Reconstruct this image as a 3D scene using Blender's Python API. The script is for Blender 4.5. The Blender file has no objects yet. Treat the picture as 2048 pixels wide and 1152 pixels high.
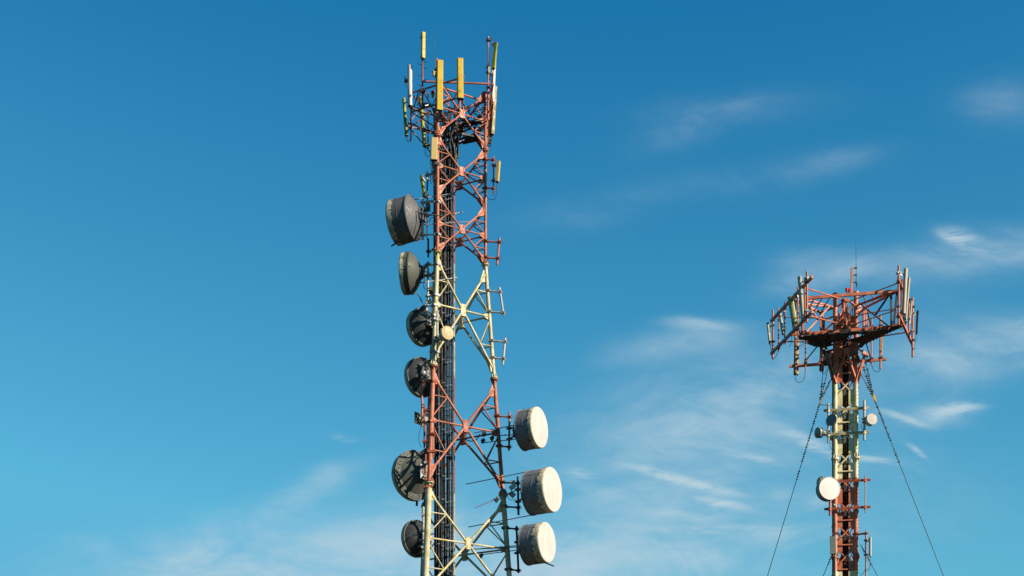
import bpy, math, random
from mathutils import Vector as V, Matrix
random.seed(7)
R = math.radians
sc = bpy.context.scene
col = sc.collection

# ------------------------------------------------------------------ camera
F, CX, HY, W, H = 3000.0, 730.0, 1816.0, 2048.0, 1152.0   # level view camera with a rising front
cam_d = bpy.data.cameras.new("camera"); cam = bpy.data.objects.new("camera", cam_d); col.objects.link(cam)
cam.location = (0, 0, 0); cam.rotation_euler = (R(90), 0, 0)
cam_d.sensor_width = 36; cam_d.lens = 36*F/W
cam_d.shift_x = (W/2-CX)/W; cam_d.shift_y = (HY-H/2)/W
cam_d.clip_start = .5; cam_d.clip_end = 6000
sc.camera = cam
sc.view_settings.view_transform = 'Standard'; sc.view_settings.look = 'None'
sc.view_settings.exposure = 1.0; sc.view_settings.gamma = 1

def P(px, py, Y): return V(((px-CX)*Y/F, Y, (HY-py)*Y/F))

# ------------------------------------------------------------------ sun and sky
SUN_EL, SUN_ROT = R(27), R(124)
sd = V((math.sin(SUN_ROT)*math.cos(SUN_EL), math.cos(SUN_ROT)*math.cos(SUN_EL), math.sin(SUN_EL)))
sun_d = bpy.data.lights.new("sun", 'SUN'); sun = bpy.data.objects.new("sun", sun_d); col.objects.link(sun)
sun_d.energy = 5.0; sun_d.angle = R(.5); sun_d.color = (1.0, .87, .70)
sun.rotation_euler = sd.to_track_quat('Z', 'Y').to_euler(); sun.location = (30, 20, 60)

def build_world():
    w = bpy.data.worlds.new("World"); sc.world = w; w.use_nodes = True
    nt = w.node_tree; nt.nodes.clear(); N = nt.nodes.new; L = nt.links.new
    def math_(op, a, b=None, clamp=False):
        n = N('ShaderNodeMath'); n.operation = op; n.use_clamp = clamp
        for i, x in enumerate((a, b)):
            if x is None: continue
            if isinstance(x, (int, float)): n.inputs[i].default_value = x
            else: L(x, n.inputs[i])
        return n.outputs[0]
    sky = N('ShaderNodeTexSky'); sky.sky_type = 'NISHITA'; sky.sun_disc = False
    sky.sun_elevation = SUN_EL; sky.sun_rotation = SUN_ROT
    sky.air_density = SKY['air']; sky.dust_density = SKY['dust']; sky.ozone_density = SKY['ozone']; sky.altitude = 0
    sep = N('ShaderNodeSeparateColor'); L(sky.outputs[0], sep.inputs[0])
    comb = N('ShaderNodeCombineColor')
    for i in range(3):
        p = math_('POWER', math_('MINIMUM', sep.outputs[i], SKY['cap'][i]), SKY['gam'][i]); L(math_('MAXIMUM', math_('ADD', math_('MULTIPLY', p, SKY['gain'][i]), SKY['off'][i]), SKY['lo'][i]), comb.inputs[i])
    tc = N('ShaderNodeTexCoord'); sx = N('ShaderNodeSeparateXYZ'); L(tc.outputs['Generated'], sx.inputs[0])
    yy = math_('MAXIMUM', sx.outputs[1], .05)
    u = math_('DIVIDE', sx.outputs[0], yy); v = math_('DIVIDE', sx.outputs[2], yy)   # tangents of azimuth and height
    cv = N('ShaderNodeCombineXYZ'); L(u, cv.inputs[0]); L(v, cv.inputs[1])
    # gentle warp of the cloud field
    nz = N('ShaderNodeTexNoise'); nz.inputs['Scale'].default_value = 9; nz.inputs['Detail'].default_value = 5
    L(cv.outputs[0], nz.inputs['Vector'])
    sub = N('ShaderNodeVectorMath'); sub.operation = 'SUBTRACT'; L(nz.outputs['Color'], sub.inputs[0]); sub.inputs[1].default_value = (.5, .5, .5)
    scl = N('ShaderNodeVectorMath'); scl.operation = 'SCALE'; L(sub.outputs[0], scl.inputs[0]); scl.inputs['Scale'].default_value = .018
    wv = N('ShaderNodeVectorMath'); wv.operation = 'ADD'; L(cv.outputs[0], wv.inputs[0]); L(scl.outputs[0], wv.inputs[1])
    ws = N('ShaderNodeSeparateXYZ'); L(wv.outputs[0], ws.inputs[0])
    tot = [None, None]
    for (px, py, rx, ry, ang, k, ty) in CLOUDS:
        cu, cvv = (px-CX)/F, (HY-py)/F
        c, s = math.cos(R(ang)), math.sin(R(ang))
        du = math_('SUBTRACT', ws.outputs[0], cu); dv = math_('SUBTRACT', ws.outputs[1], cvv)
        a = math_('ADD', math_('MULTIPLY', du, c*F/rx), math_('MULTIPLY', dv, s*F/rx))
        b = math_('ADD', math_('MULTIPLY', du, -s*F/ry), math_('MULTIPLY', dv, c*F/ry))
        q = math_('ADD', math_('MULTIPLY', a, a), math_('MULTIPLY', b, b))
        g = math_('MULTIPLY', math_('EXPONENT', math_('MULTIPLY', q, -1.0)), k)
        tot[ty] = g if tot[ty] is None else math_('ADD', tot[ty], g)
    def field(scale, rot, det, ro, dist, a, b, lo_, hi_):
        mp = N('ShaderNodeMapping'); mp.inputs['Scale'].default_value = scale; mp.inputs['Rotation'].default_value = (0, 0, R(rot))
        L(wv.outputs[0], mp.inputs['Vector'])
        n2 = N('ShaderNodeTexNoise'); n2.inputs['Scale'].default_value = 1.0; n2.inputs['Detail'].default_value = det
        n2.inputs['Roughness'].default_value = ro; n2.inputs['Distortion'].default_value = dist; L(mp.outputs[0], n2.inputs['Vector'])
        mr = N('ShaderNodeMapRange'); mr.interpolation_type = 'SMOOTHSTEP'; L(n2.outputs['Fac'], mr.inputs[0])
        for i_, x_ in enumerate((a, b, lo_, hi_)): mr.inputs[i_+1].default_value = x_
        return mr.outputs[0]
    soft = field((9, 21, 1), 10, 9, .60, .9, .32, .70, .30, 1.3)
    fine = field((20, 110, 1), 14, 9, .68, 1.0, .36, .66, .12, 1.5)
    grain = field((30, 75, 1), 14, 8, .66, 1.2, .34, .68, .78, 1.18)
    dens = math_('ADD', math_('MULTIPLY', math_('MULTIPLY', tot[0], soft), grain), math_('MULTIPLY', tot[1], fine))
    dens = math_('SUBTRACT', 1.0, math_('EXPONENT', math_('MULTIPLY', dens, -1.75)))
    mix = N('ShaderNodeMix'); mix.data_type = 'RGBA'; L(dens, mix.inputs[0]); L(comb.outputs[0], mix.inputs[6])
    mix.inputs[7].default_value = SKY['cloud']
    bg = N('ShaderNodeBackground'); bg.inputs[1].default_value = SKY['strength']; L(mix.outputs[2], bg.inputs[0])
    out = N('ShaderNodeOutputWorld'); L(bg.outputs[0], out.inputs[0])

SKY = dict(cap=(2.0, 3.2, 4.9), lo=(.03, .5, 1.3), air=1.0, dust=.6, ozone=2.0, gam=(1, .5, .5), gain=(.91, 5.3, 5.27), off=(-.715, -4.86, -4.68), cloud=(4.9, 6.45, 7.3, 1), strength=.05)
CLOUDS = [  # px, py, rx, ry, angle, strength, 1 = feathery wisp / 0 = soft veil
    (1457, 216, 150, 30, 4, .075, 0), (1369, 260, 110, 32, 18, .07, 0), (1690, 317, 90, 24, 6, .065, 0), (1545, 347, 190, 28, 6, .05, 0), (2005, 205, 75, 38, 0, .12, 0), (1194, 413, 130, 30, 10, .07, 0),
    (1676, 523, 110, 24, -2, .28, 0), (1588, 558, 80, 30, 12, .24, 0), (1935, 484, 38, 14, -24, .55, 1), (1905, 478, 22, 8, -20, .5, 1), (1983, 503, 120, 36, 3, .20, 0), (1900, 525, 180, 42, 4, .18, 0), (2045, 500, 55, 34, 0, .14, 0),
    (1396, 645, 55, 11, 0, .34, 0), (1325, 695, 105, 28, 8, .18, 0), (1422, 664, 70, 26, 8, .13, 0), (1545, 775, 290, 85, 14, .26, 0), (1895, 726, 190, 48, 14, .38, 0), (2040, 684, 80, 40, 5, .32, 0), (1400, 1010, 420, 130, 0, .20, 0),
    (1913, 814, 42, 11, 4, .9, 1), (1873, 828, 60, 20, 0, .42, 0), (1808, 831, 42, 6, -18, .7, 1), (1834, 901, 22, 5, -38, .5, 1), (1742, 919, 55, 7, -5, .75, 1), (1623, 892, 66, 11, -22, .6, 1), (1500, 915, 60, 6, -16, .35, 1),
    (1360, 958, 82, 8, -17, 1.2, 1), (1439, 1006, 42, 6, -15, .9, 1), (1360, 1024, 60, 8, -8, .4, 1), (1395, 1052, 90, 8, -3, .45, 1), (1553, 993, 24, 14, 0, .4, 0), (1641, 1011, 25, 12, 0, .5, 0), (1536, 1068, 40, 22, 0, .42, 0),
    (1163, 941, 26, 11, 0, .4, 1), (1207, 976, 38, 10, -8, .25, 0), (1180, 1140, 230, 60, 0, .62, 0), (1347, 1104, 120, 24, -8, .50, 0), (1457, 822, 160, 60, 12, .20, 0), (1480, 950, 260, 120, 0, .14, 0), (1340, 870, 150, 30, 0, .14, 0),
    (570, 1145, 360, 74, 4, .78, 0), (380, 1100, 60, 22, 25, .26, 0), (614, 989, 110, 28, 28, .18, 0), (660, 952, 30, 24, 0, .14, 0), (684, 871, 26, 7, -10, .24, 1), (438, 1045, 110, 26, 14, .14, 0), (178, 1088, 60, 20, -5, .12, 0), (860, 1090, 150, 60, 0, .22, 0), (1000, 1085, 220, 70, 0, .34, 0),
]

# ------------------------------------------------------------------ materials
ALB = .53      # darkens every base colour to deepen shade under the raised exposure
def mat(name, base, rough=.55, spots=None, spot_scale=6, spot_amt=(.55, .7), var=.18, metal=0, streak=None, streak_amt=(.5, .7), bump=.0, scale=3, along=None):
    m = bpy.data.materials.new(name); m.use_nodes = True
    nt = m.node_tree; N = nt.nodes.new; L = nt.links.new
    b = nt.nodes['Principled BSDF']; b.inputs['Roughness'].default_value = rough; b.inputs['Metallic'].default_value = metal; b.inputs['Specular IOR Level'].default_value = .22
    g = N('ShaderNodeNewGeometry')
    def noise(sc_, det=4, vec=None, ro=.6):
        n = N('ShaderNodeTexNoise'); n.inputs['Scale'].default_value = sc_; n.inputs['Detail'].default_value = det; n.inputs['Roughness'].default_value = ro
        L(vec or g.outputs['Position'], n.inputs['Vector']); return n.outputs['Fac']
    def rng(x, a, b_, c=0., d=1.):
        r = N('ShaderNodeMapRange'); L(x, r.inputs[0]); r.inputs[1].default_value = a; r.inputs[2].default_value = b_
        r.inputs[3].default_value = c; r.inputs[4].default_value = d; r.interpolation_type = 'SMOOTHSTEP'; return r.outputs[0]
    def mix(f, a, b_, mode='MIX'):
        n = N('ShaderNodeMix'); n.data_type = 'RGBA'; n.blend_type = mode
        if isinstance(f, float): n.inputs[0].default_value = f
        else: L(f, n.inputs[0])
        for i, x in ((6, a), (7, b_)):
            if isinstance(x, tuple): n.inputs[i].default_value = (*x[:3], 1)
            else: L(x, n.inputs[i])
        return n.outputs[2]
    if callable(base): c = base(nt, g, mix, noise, rng)
    else: c = mix(1.0, (1, 1, 1), base, 'MULTIPLY')
    v = rng(noise(scale, 5), .3, .7, 1-var, 1+var*.6)
    cc = N('ShaderNodeCombineColor'); [L(v, cc.inputs[i]) for i in range(3)]
    c = mix(1.0, c, cc.outputs[0], 'MULTIPLY')
    if spots: c = mix(rng(noise(spot_scale, 6, ro=.7), *spot_amt), c, spots)
    if streak:
        mp = N('ShaderNodeMapping'); mp.inputs['Scale'].default_value = (9, 9, .9); L(g.outputs['Position'], mp.inputs['Vector'])
        if along is not None:            # marks drawn out along a level direction
            mp.vector_type = 'TEXTURE'; mp.inputs['Scale'].default_value = (.12, .9, .12); mp.inputs['Rotation'].default_value = (0, 0, -along)
        c = mix(rng(noise(1.6, 5, mp.outputs[0], .65), *streak_amt), c, streak)
    c = mix(1.0, c, (ALB, ALB, ALB), 'MULTIPLY')
    L(c, b.inputs['Base Color'])
    r = rng(noise(8, 3), .3, .7, max(.05, rough-.12), min(1, rough+.15)); L(r, b.inputs['Roughness'])
    if bump:
        bm = N('ShaderNodeBump'); bm.inputs['Strength'].default_value = bump; bm.inputs['Distance'].default_value = .02
        L(noise(25, 4), bm.inputs['Height']); L(bm.outputs[0], b.inputs['Normal'])
    return m

ORANGE, FADED, WHITE = (.54, .155, .078), (.62, .225, .135), (.80, .70, .48)
def banded(edges, lich=1.0, k=1.0):
    """paint in red-orange and white bands that change at the given heights"""
    def f(nt, g, mix, noise, rng):
        N = nt.nodes.new; L = nt.links.new
        s = N('ShaderNodeSeparateXYZ'); L(g.outputs['Position'], s.inputs[0])
        acc = None
        for e in edges:                       # count of edges above this point
            n = N('ShaderNodeMath'); n.operation = 'LESS_THAN'; L(s.outputs[2], n.inputs[0]); n.inputs[1].default_value = e
            if acc is None: acc = n.outputs[0]
            else:
                a = N('ShaderNodeMath'); a.operation = 'ADD'; L(acc, a.inputs[0]); L(n.outputs[0], a.inputs[1]); acc = a.outputs[0]
        md = N('ShaderNodeMath'); md.operation = 'MODULO'; L(acc, md.inputs[0]); md.inputs[1].default_value = 2
        org = mix(rng(noise(2.2, 5), .42, .62), ORANGE, FADED)
        org = mix(rng(noise(14, 5, ro=.7), .62, .76), org, (.20, .055, .03))
        wht = mix(rng(noise(3.1, 6, ro=.7), .47, .60, 0, .75*lich), WHITE, (.52, .47, .06))
        wht = mix(rng(noise(11, 6, ro=.75), .60, .72, 0, .8), wht, (.17, .16, .09))
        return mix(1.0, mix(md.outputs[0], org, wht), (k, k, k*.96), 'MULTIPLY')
    return f
Z1 = [25.75, 21.17, 16.54, 11.9, 7.3, 2.7]
Z2 = [26.29, 21.55, 16.9, 12.2, 7.5, 2.8]
M = {}
def build_materials():
    M['t1'] = mat('tower_paint', banded(Z1), .5, bump=.15, var=.28, scale=1.7, streak=(.17, .065, .035), streak_amt=(.62, .74))
    M['t2'] = mat('mast_paint', banded(Z2, lich=.8, k=1.42), .5, bump=.15, var=.25, scale=1.7, streak=(.17, .065, .035), streak_amt=(.64, .76))  # banded paint brightened in colour to make up for the grazing sun
    M['orange'] = mat('red_orange_paint', FADED, .5, spots=(.30, .08, .04), spot_amt=(.60, .74), spot_scale=7)
    M['deep_orange'] = mat('dark_orange_paint', (.42, .10, .05), .55, spots=(.16, .05, .03), spot_amt=(.52, .7))
    M['white_pipe'] = mat('lichened_white_paint', (.66, .63, .52), .5, spots=(.36, .35, .05), spot_amt=(.54, .66), spot_scale=4)
    M['yellow'] = mat('yellowed_radome', (.78, .52, .03), .45, spots=(.40, .33, .035), spot_amt=(.48, .72), spot_scale=2.6, var=.10)
    M['green_yellow'] = mat('mossy_radome', (.52, .47, .04), .5, spots=(.20, .23, .02), spot_amt=(.46, .62), spot_scale=4)
    M['olive'] = mat('olive_radome', (.30, .23, .05), .5, spots=(.5, .40, .05), spot_amt=(.58, .7))
    M['cream'] = mat('cream_radome', (.72, .53, .20), .45, spots=(.52, .42, .12), spot_amt=(.52, .75), spot_scale=2, var=.08)
    M['white'] = mat('white_radome', (.74, .71, .66), .42, spots=(.62, .58, .50), spot_amt=(.58, .74), var=.06)
    M['dishface'] = mat('dish_fabric', (.73, .70, .665), .6, streak=(.58, .48, .33), streak_amt=(.46, .82), spots=(.60, .52, .38), spot_amt=(.58, .80), spot_scale=3.5, var=.06)
    M['dishyellow'] = mat('yellowed_dish_cover', (.74, .60, .33), .55, streak=(.60, .46, .22), streak_amt=(.45, .75), var=.07)
    M['fabric'] = mat('torn_dish_fabric', (.80, .72, .54), .8, spots=(.40, .37, .20), spot_amt=(.48, .62), spot_scale=5, bump=.5)
    M['shroud'] = mat('grey_shroud', (.165, .17, .18), .55, streak=(.09, .10, .11), streak_amt=(.56, .72), var=.15)
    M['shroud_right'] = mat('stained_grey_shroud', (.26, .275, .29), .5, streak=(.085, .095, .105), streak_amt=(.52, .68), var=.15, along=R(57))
    M['shroud_olive'] = mat('olive_grey_shroud', (.125, .135, .115), .6, streak=(.12, .13, .09), streak_amt=(.56, .72), var=.15)
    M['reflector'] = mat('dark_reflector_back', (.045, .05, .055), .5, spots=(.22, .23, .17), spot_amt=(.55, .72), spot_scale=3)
    M['galv'] = mat('galvanised_steel', (.36, .37, .37), .42, metal=.35, spots=(.18, .18, .17), spot_amt=(.52, .7))
    M['dark'] = mat('weathered_dark_steel', (.055, .058, .06), .5, metal=.2, spots=(.12, .10, .07), spot_amt=(.55, .7))
    M['cable'] = mat('black_cable', (.018, .019, .022), .45, spots=(.13, .125, .04), spot_scale=2.5, spot_amt=(.64, .74), var=.3)
    M['black'] = mat('black_rubber', (.018, .019, .021), .5)
    M['red'] = mat('red_beacon_glass', (.70, .02, .04), .15)
    M['grating'] = mat('deck_grating', (.075, .055, .048), .6, spots=(.30, .16, .07), spot_amt=(.60, .70), spot_scale=3)  # the shade under the deck is put into this dark colour
    M['bluesteel'] = mat('dark_blue_steel', (.05, .07, .10), .45)
    M['ground'] = mat('grassland', (.035, .045, .018), .9, spots=(.08, .07, .04), spot_scale=.03, spot_amt=(.45, .65))

# ------------------------------------------------------------------ mesh builder
class MB:
    def __init__(s): s.v = []; s.f = []; s.sm = []; s.mi = []; s.marks = []
    def mark(s):
        if not getattr(s, 'hold', 0): s.marks.append((len(s.v), len(s.f)))
    def build_each(s, name, mats, parent):
        """one object for every tube, bar or plate that was added"""
        m = s.marks+[(len(s.v), len(s.f))]; out = []
        for (v0, f0), (v1, f1) in zip(m[:-1], m[1:]):
            q = MB(); q.v = s.v[v0:v1]; q.f = [tuple(i-v0 for i in f) for f in s.f[f0:f1]]; q.sm = s.sm[f0:f1]; q.mi = s.mi[f0:f1]
            if q.f: out.append(q.build(name, mats, parent))
        return out
    def face(s, idx, smooth=False, mi=0): s.f.append(idx); s.sm.append(smooth); s.mi.append(mi)
    def add(s, pts): b = len(s.v); s.v += [V(p) for p in pts]; return b
    @staticmethod
    def frame(d, up=None):
        d = d.normalized()
        if up is None: up = V((0, 0, 1)) if abs(d.z) < .95 else V((0, 1, 0))
        x = d.cross(up)
        if x.length < 1e-5: x = d.cross(V((1, 0, 0)))
        x.normalize(); return x, x.cross(d).normalized(), d
    def tube(s, a, b, r, r2=None, n=10, cap=True, mi=0):
        s.mark(); a, b = V(a), V(b); r2 = r if r2 is None else r2
        if (b-a).length < 1e-6: return s
        x, y, _ = s.frame(b-a)
        ring = lambda c, q: [c + (x*math.cos(2*math.pi*i/n) + y*math.sin(2*math.pi*i/n))*q for i in range(n)]
        i0 = s.add(ring(a, r)); i1 = s.add(ring(b, r2))
        for i in range(n):
            j = (i+1) % n; s.face((i0+i, i1+i, i1+j, i0+j), True, mi)
        if cap:
            j0 = s.add(ring(a, r)); j1 = s.add(ring(b, r2))
            s.face(tuple(j0+i for i in range(n)), False, mi); s.face(tuple(j1+i for i in reversed(range(n))), False, mi)
        return s
    def bar(s, a, b, w, h, up=None, mi=0):
        """rectangular bar; w across, h along up"""
        s.mark(); a, b = V(a), V(b); x, y, d = s.frame(b-a, up)
        pts = []
        for c in (a, b):
            for sx, sy in ((-1, -1), (1, -1), (1, 1), (-1, 1)): pts.append(c + x*w/2*sx + y*h/2*sy)
        i = s.add(pts)
        for q in ((0, 1, 5, 4), (1, 2, 6, 5), (2, 3, 7, 6), (3, 0, 4, 7), (3, 2, 1, 0), (4, 5, 6, 7)): s.face(tuple(i+k for k in q), False, mi)
        return s
    def angle(s, a, b, w, t=.012, up=None, flip=1, mi=0):
        """steel angle: two thin legs"""
        a, b = V(a), V(b); x, y, d = s.frame(b-a, up)
        s.bar(a, b, w, t, up, mi); o = x*(w/2-t/2)*flip + y*(-w/2-t/2)
        s.bar(a+o, b+o, t, w, up, mi); return s
    def plate(s, pts, t=.016, n=None, mi=0):
        s.mark(); pts = [V(p) for p in pts]
        if n is None: n = (pts[1]-pts[0]).cross(pts[2]-pts[0])
        n = n.normalized()*t/2; k = len(pts)
        i = s.add([p-n for p in pts]+[p+n for p in pts])
        s.face(tuple(i+j for j in reversed(range(k))), False, mi); s.face(tuple(i+k+j for j in range(k)), False, mi)
        for j in range(k):
            q = (j+1) % k; s.face((i+j, i+q, i+k+q, i+k+j), False, mi)
        return s
    def lathe(s, o, ax, prof, n=48, jit=None, mi=0, flat=()):
        """prof: list of (distance along ax, radius); rings duplicated at crease by giving the point twice"""
        o, ax = V(o), V(ax).normalized(); x, y, _ = s.frame(ax)
        rings = []
        for k, (t, r) in enumerate(prof):
            if r < 1e-5: rings.append((s.add([o+ax*t]), True)); continue
            pts = []
            for i in range(n):
                an = 2*math.pi*i/n; dt = jit(k, i, an) if jit else 0
                pts.append(o + ax*(t+dt) + (x*math.cos(an)+y*math.sin(an))*r)
            rings.append((s.add(pts), False))
        for k in range(len(prof)-1):
            if prof[k] == prof[k+1]: continue
            (a, pa), (b, pb) = rings[k], rings[k+1]
            for i in range(n):
                j = (i+1) % n
                if pa and pb: continue
                if pa: s.face((a, b+j, b+i), True, mi)
                elif pb: s.face((a+i, a+j, b), True, mi)
                else: s.face((a+i, a+j, b+j, b+i), True, mi)
        return s
    def path(s, pts, r, n=6, sub=4, mi=0):
        pts = [V(p) for p in pts]
        if len(pts) > 2 and sub > 1:
            q = []
            for i in range(len(pts)-1):
                p0 = pts[max(i-1, 0)]; p1 = pts[i]; p2 = pts[i+1]; p3 = pts[min(i+2, len(pts)-1)]
                for k in range(sub):
                    t = k/sub
                    q.append(.5*((2*p1)+(p2-p0)*t+(2*p0-5*p1+4*p2-p3)*t*t+(3*p1-p0-3*p2+p3)*t**3))
            q.append(pts[-1]); pts = q
        prev = None; xr = None
        for i, p in enumerate(pts):
            d = (pts[min(i+1, len(pts)-1)]-pts[max(i-1, 0)])
            if d.length < 1e-6: continue
            d.normalize()
            if xr is None: xr, _, _ = s.frame(d)
            xr = (xr - d*xr.dot(d)); xr.normalize(); y = d.cross(xr)
            b = s.add([p+(xr*math.cos(2*math.pi*k/n)+y*math.sin(2*math.pi*k/n))*r for k in range(n)])
            if prev is not None:
                for k in range(n):
                    j = (k+1) % n; s.face((prev+k, prev+j, b+j, b+k), True, mi)
            prev = b
        return s
    def prism(s, a, b, prof, facing, smooth=(), mi=0):
        """closed profile (across, outward) swept from a to b; facing = outward direction"""
        a, b = V(a), V(b); d = (b-a).normalized(); o = V(facing); o = (o-d*o.dot(d)).normalized(); x = d.cross(o)
        k = len(prof); i = s.add([c + x*p + o*q for c in (a, b) for p, q in prof])
        for j in range(k):
            q = (j+1) % k; s.face((i+j, i+q, i+k+q, i+k+j), len(smooth) > 0 and j in smooth, mi)
        i = s.add([c + x*p + o*q for c in (a, b) for p, q in prof])
        s.face(tuple(i+j for j in reversed(range(k))), False, mi); s.face(tuple(i+k+j for j in range(k)), False, mi)
        return s
    def build(s, name, mats, parent=None, label=None):
        me = bpy.data.meshes.new(name)
        org = parent_loc(parent)
        me.from_pydata([tuple(p-org) for p in s.v], [], s.f)
        me.polygons.foreach_set('use_smooth', s.sm); me.polygons.foreach_set('material_index', s.mi)
        for m in (mats if isinstance(mats, (list, tuple)) else [mats]): me.materials.append(m)
        me.validate(); me.update()
        o = bpy.data.objects.new(name, me); col.objects.link(o)
        if parent is not None: o.parent = parent
        if label: o['label'] = label
        return o
def parent_loc(p):
    l = V((0, 0, 0))
    while p is not None: l += V(p.location); p = p.parent
    return l
def thing(name, label, cat, loc, group=None):
    o = bpy.data.objects.new(name, None); col.objects.link(o); o.location = loc; o.empty_display_size = .2
    o['label'] = label; o['category'] = cat
    if group: o['group'] = group
    return o
def tag(o, label, cat, group=None):
    o['label'] = label; o['category'] = cat
    if group: o['group'] = group
    return o
def recalc(o):
    import bmesh
    bm = bmesh.new(); bm.from_mesh(o.data); bmesh.ops.recalc_face_normals(bm, faces=bm.faces); bm.to_mesh(o.data); bm.free(); return o

# ------------------------------------------------------------------ generic pieces
def clamp_on(mb, p, r, d=None, mi=0):
    """pipe clamp: collar, two lugs and bolts that stick out"""
    p = V(p); z = V((0, 0, 1)); d = V(d) if d is not None else V((1, 0, 0)); d = V((d.x, d.y, 0)); d = d.normalized() if d.length > 1e-4 else V((1, 0, 0))
    e = d.cross(z)
    for dz in (-.035, .035): mb.tube(p+z*(dz-.010), p+z*(dz+.010), r+.012, n=12, mi=mi)
    mb.bar(p-d*(r+.015)-e*(r+.035), p-d*(r+.015)+e*(r+.035), .022, .085, z, mi)
    mb.bar(p+d*(r+.015)-e*(r+.035), p+d*(r+.015)+e*(r+.035), .022, .085, z, mi)
    for sg in (-1, 1):
        for dz in (-.03, .03): mb.tube(p+e*sg*(r+.022)-d*(r+.085)+z*dz, p+e*sg*(r+.022)+d*(r+.06)+z*dz, .007, n=5, mi=mi)

def pipe_mount(label, a, b, r, m, arms, arm_r=.028, group=None, flared=False, clamp_m=None, arm_m=None):
    """upright mounting pipe held off a leg by arms [(point on pipe, point on leg, leg radius)]"""
    a, b = V(a), V(b)
    t = thing('mounting_pipe', label, 'mounting pipe', b, group)
    MB().tube(a, b, r, n=14).build('pipe', m, t)
    for pa, pb, lr in arms:
        pa, pb = V(pa), V(pb); d = (pb-pa); 
        mb = MB()
        if d.length > .05:
            dn = d.normalized()
            if flared:
                mb.tube(pa, pa+dn*d.length*.22, r+.03, arm_r, n=10); mb.tube(pa+dn*d.length*.22, pb-dn*d.length*.25, arm_r, n=10); mb.tube(pb-dn*d.length*.25, pb, arm_r, arm_r*2.4, n=10)
            else: mb.tube(pa, pb, arm_r, n=10)
            arm = mb.build('arm', arm_m or m, t)
            cm = clamp_m or (M['deep_orange'] if m in (M['orange'], M['deep_orange'], M['orange_pale']) else M['galv_light'] if m in (M['white_pipe'], M['galv_light']) else M['galv_dark'])
            for q, qr in ((pa, r), (pb, lr)): c = MB(); clamp_on(c, q, qr, d); c.build('clamp', cm, arm)
    return t

def rounded(w, d, back=0):
    """cross-section of a panel: rounded front, flat back"""
    p = [(-w/2, -d/2), (-w/2, d*.15)]
    for k in range(1, 6):
        an = math.pi - k*math.pi/6; p.append((math.cos(an)*w/2, d*.15 + math.sin(an)*d*.35))
    p += [(w/2, d*.15), (w/2, -d/2)]
    return p
def boxy(w, d):
    c = min(w, d)*.16
    return [(-w/2, -d/2), (-w/2, d/2-c), (-w/2+c*.4, d/2-c*.25), (-w/2+c, d/2), (w/2-c, d/2), (w/2-c*.4, d/2-c*.25), (w/2, d/2-c), (w/2, -d/2)]

def panel(label, a, b, w, d, yaw, m, pole=None, pole_r=.03, group=None, round_=False, cable_to=None, edge_m=None, pole_r2=None):
    """panel antenna from a (top) to b (bottom); yaw 0 faces the viewer's side (-Y), + turns to +X.
       pole = (x, y) of the upright it is clamped to"""
    a, b = V(a), V(b); t = thing('panel_antenna', label, 'panel antenna', b, group)
    f = V((math.sin(R(yaw)), -math.cos(R(yaw)), 0)); ax = (b-a).normalized(); L_ = (b-a).length
    prof = rounded(w, d) if round_ else boxy(w, d)
    MB().prism(a, b, prof, f, smooth=range(1, 9) if round_ else ()).build('radome', m, t)
    sc_ = [(p*1.04, q*1.04) for p, q in prof]
    mb = MB(); mb.prism(a-ax*.012, a+ax*.018, sc_, f); mb.build('top_cap', m, t)
    mb = MB(); mb.prism(b-ax*.02, b+ax*.02, [(p*.97, q*.97) for p, q in prof], f)
    for q in (-.22, .22):
        x = ax.cross(f); mb.tube(b+x*w*q, b+x*w*q+ax*.07, .016, n=8)
    mb.build('bottom_cap', M['black'], t)
    if pole is not None:
        for s_ in (.10, .88):
            q = a+(b-a)*s_ ; bp = q - f*d*.5
            pp = V((pole[0], pole[1], q.z))
            mb = MB(); mb.bar(bp-V((0, 0, .05)), bp+V((0, 0, .05)), w*.7, .03, f)
            dd = pp-bp
            if dd.length > .04:
                mid = bp + dd*.5 + V((0, 0, -.03 if s_ > .5 else -.09))
                mb.bar(bp, mid, .03, .045); mb.bar(mid, pp, .03, .045)
            clamp_on(mb, pp, pole_r, dd if dd.length > .02 else f)
            mb.build('bracket', M['galv'], t)
    if cable_to is not None:
        e = V(cable_to); s0 = b+ax*.05; dd = e-s0
        lo = min(s0.z, e.z)-.22-.1*random.random()
        MB().path([s0, V((s0.x+dd.x*.12, s0.y+dd.y*.1, lo+.06)), V((s0.x+dd.x*.5, s0.y+dd.y*.5, lo)), V((s0.x+dd.x*.88, s0.y+dd.y*.9, lo+.1)), e], .011, n=6, sub=5).build('jumper_cable', M['cable'], t)
    return t

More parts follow.
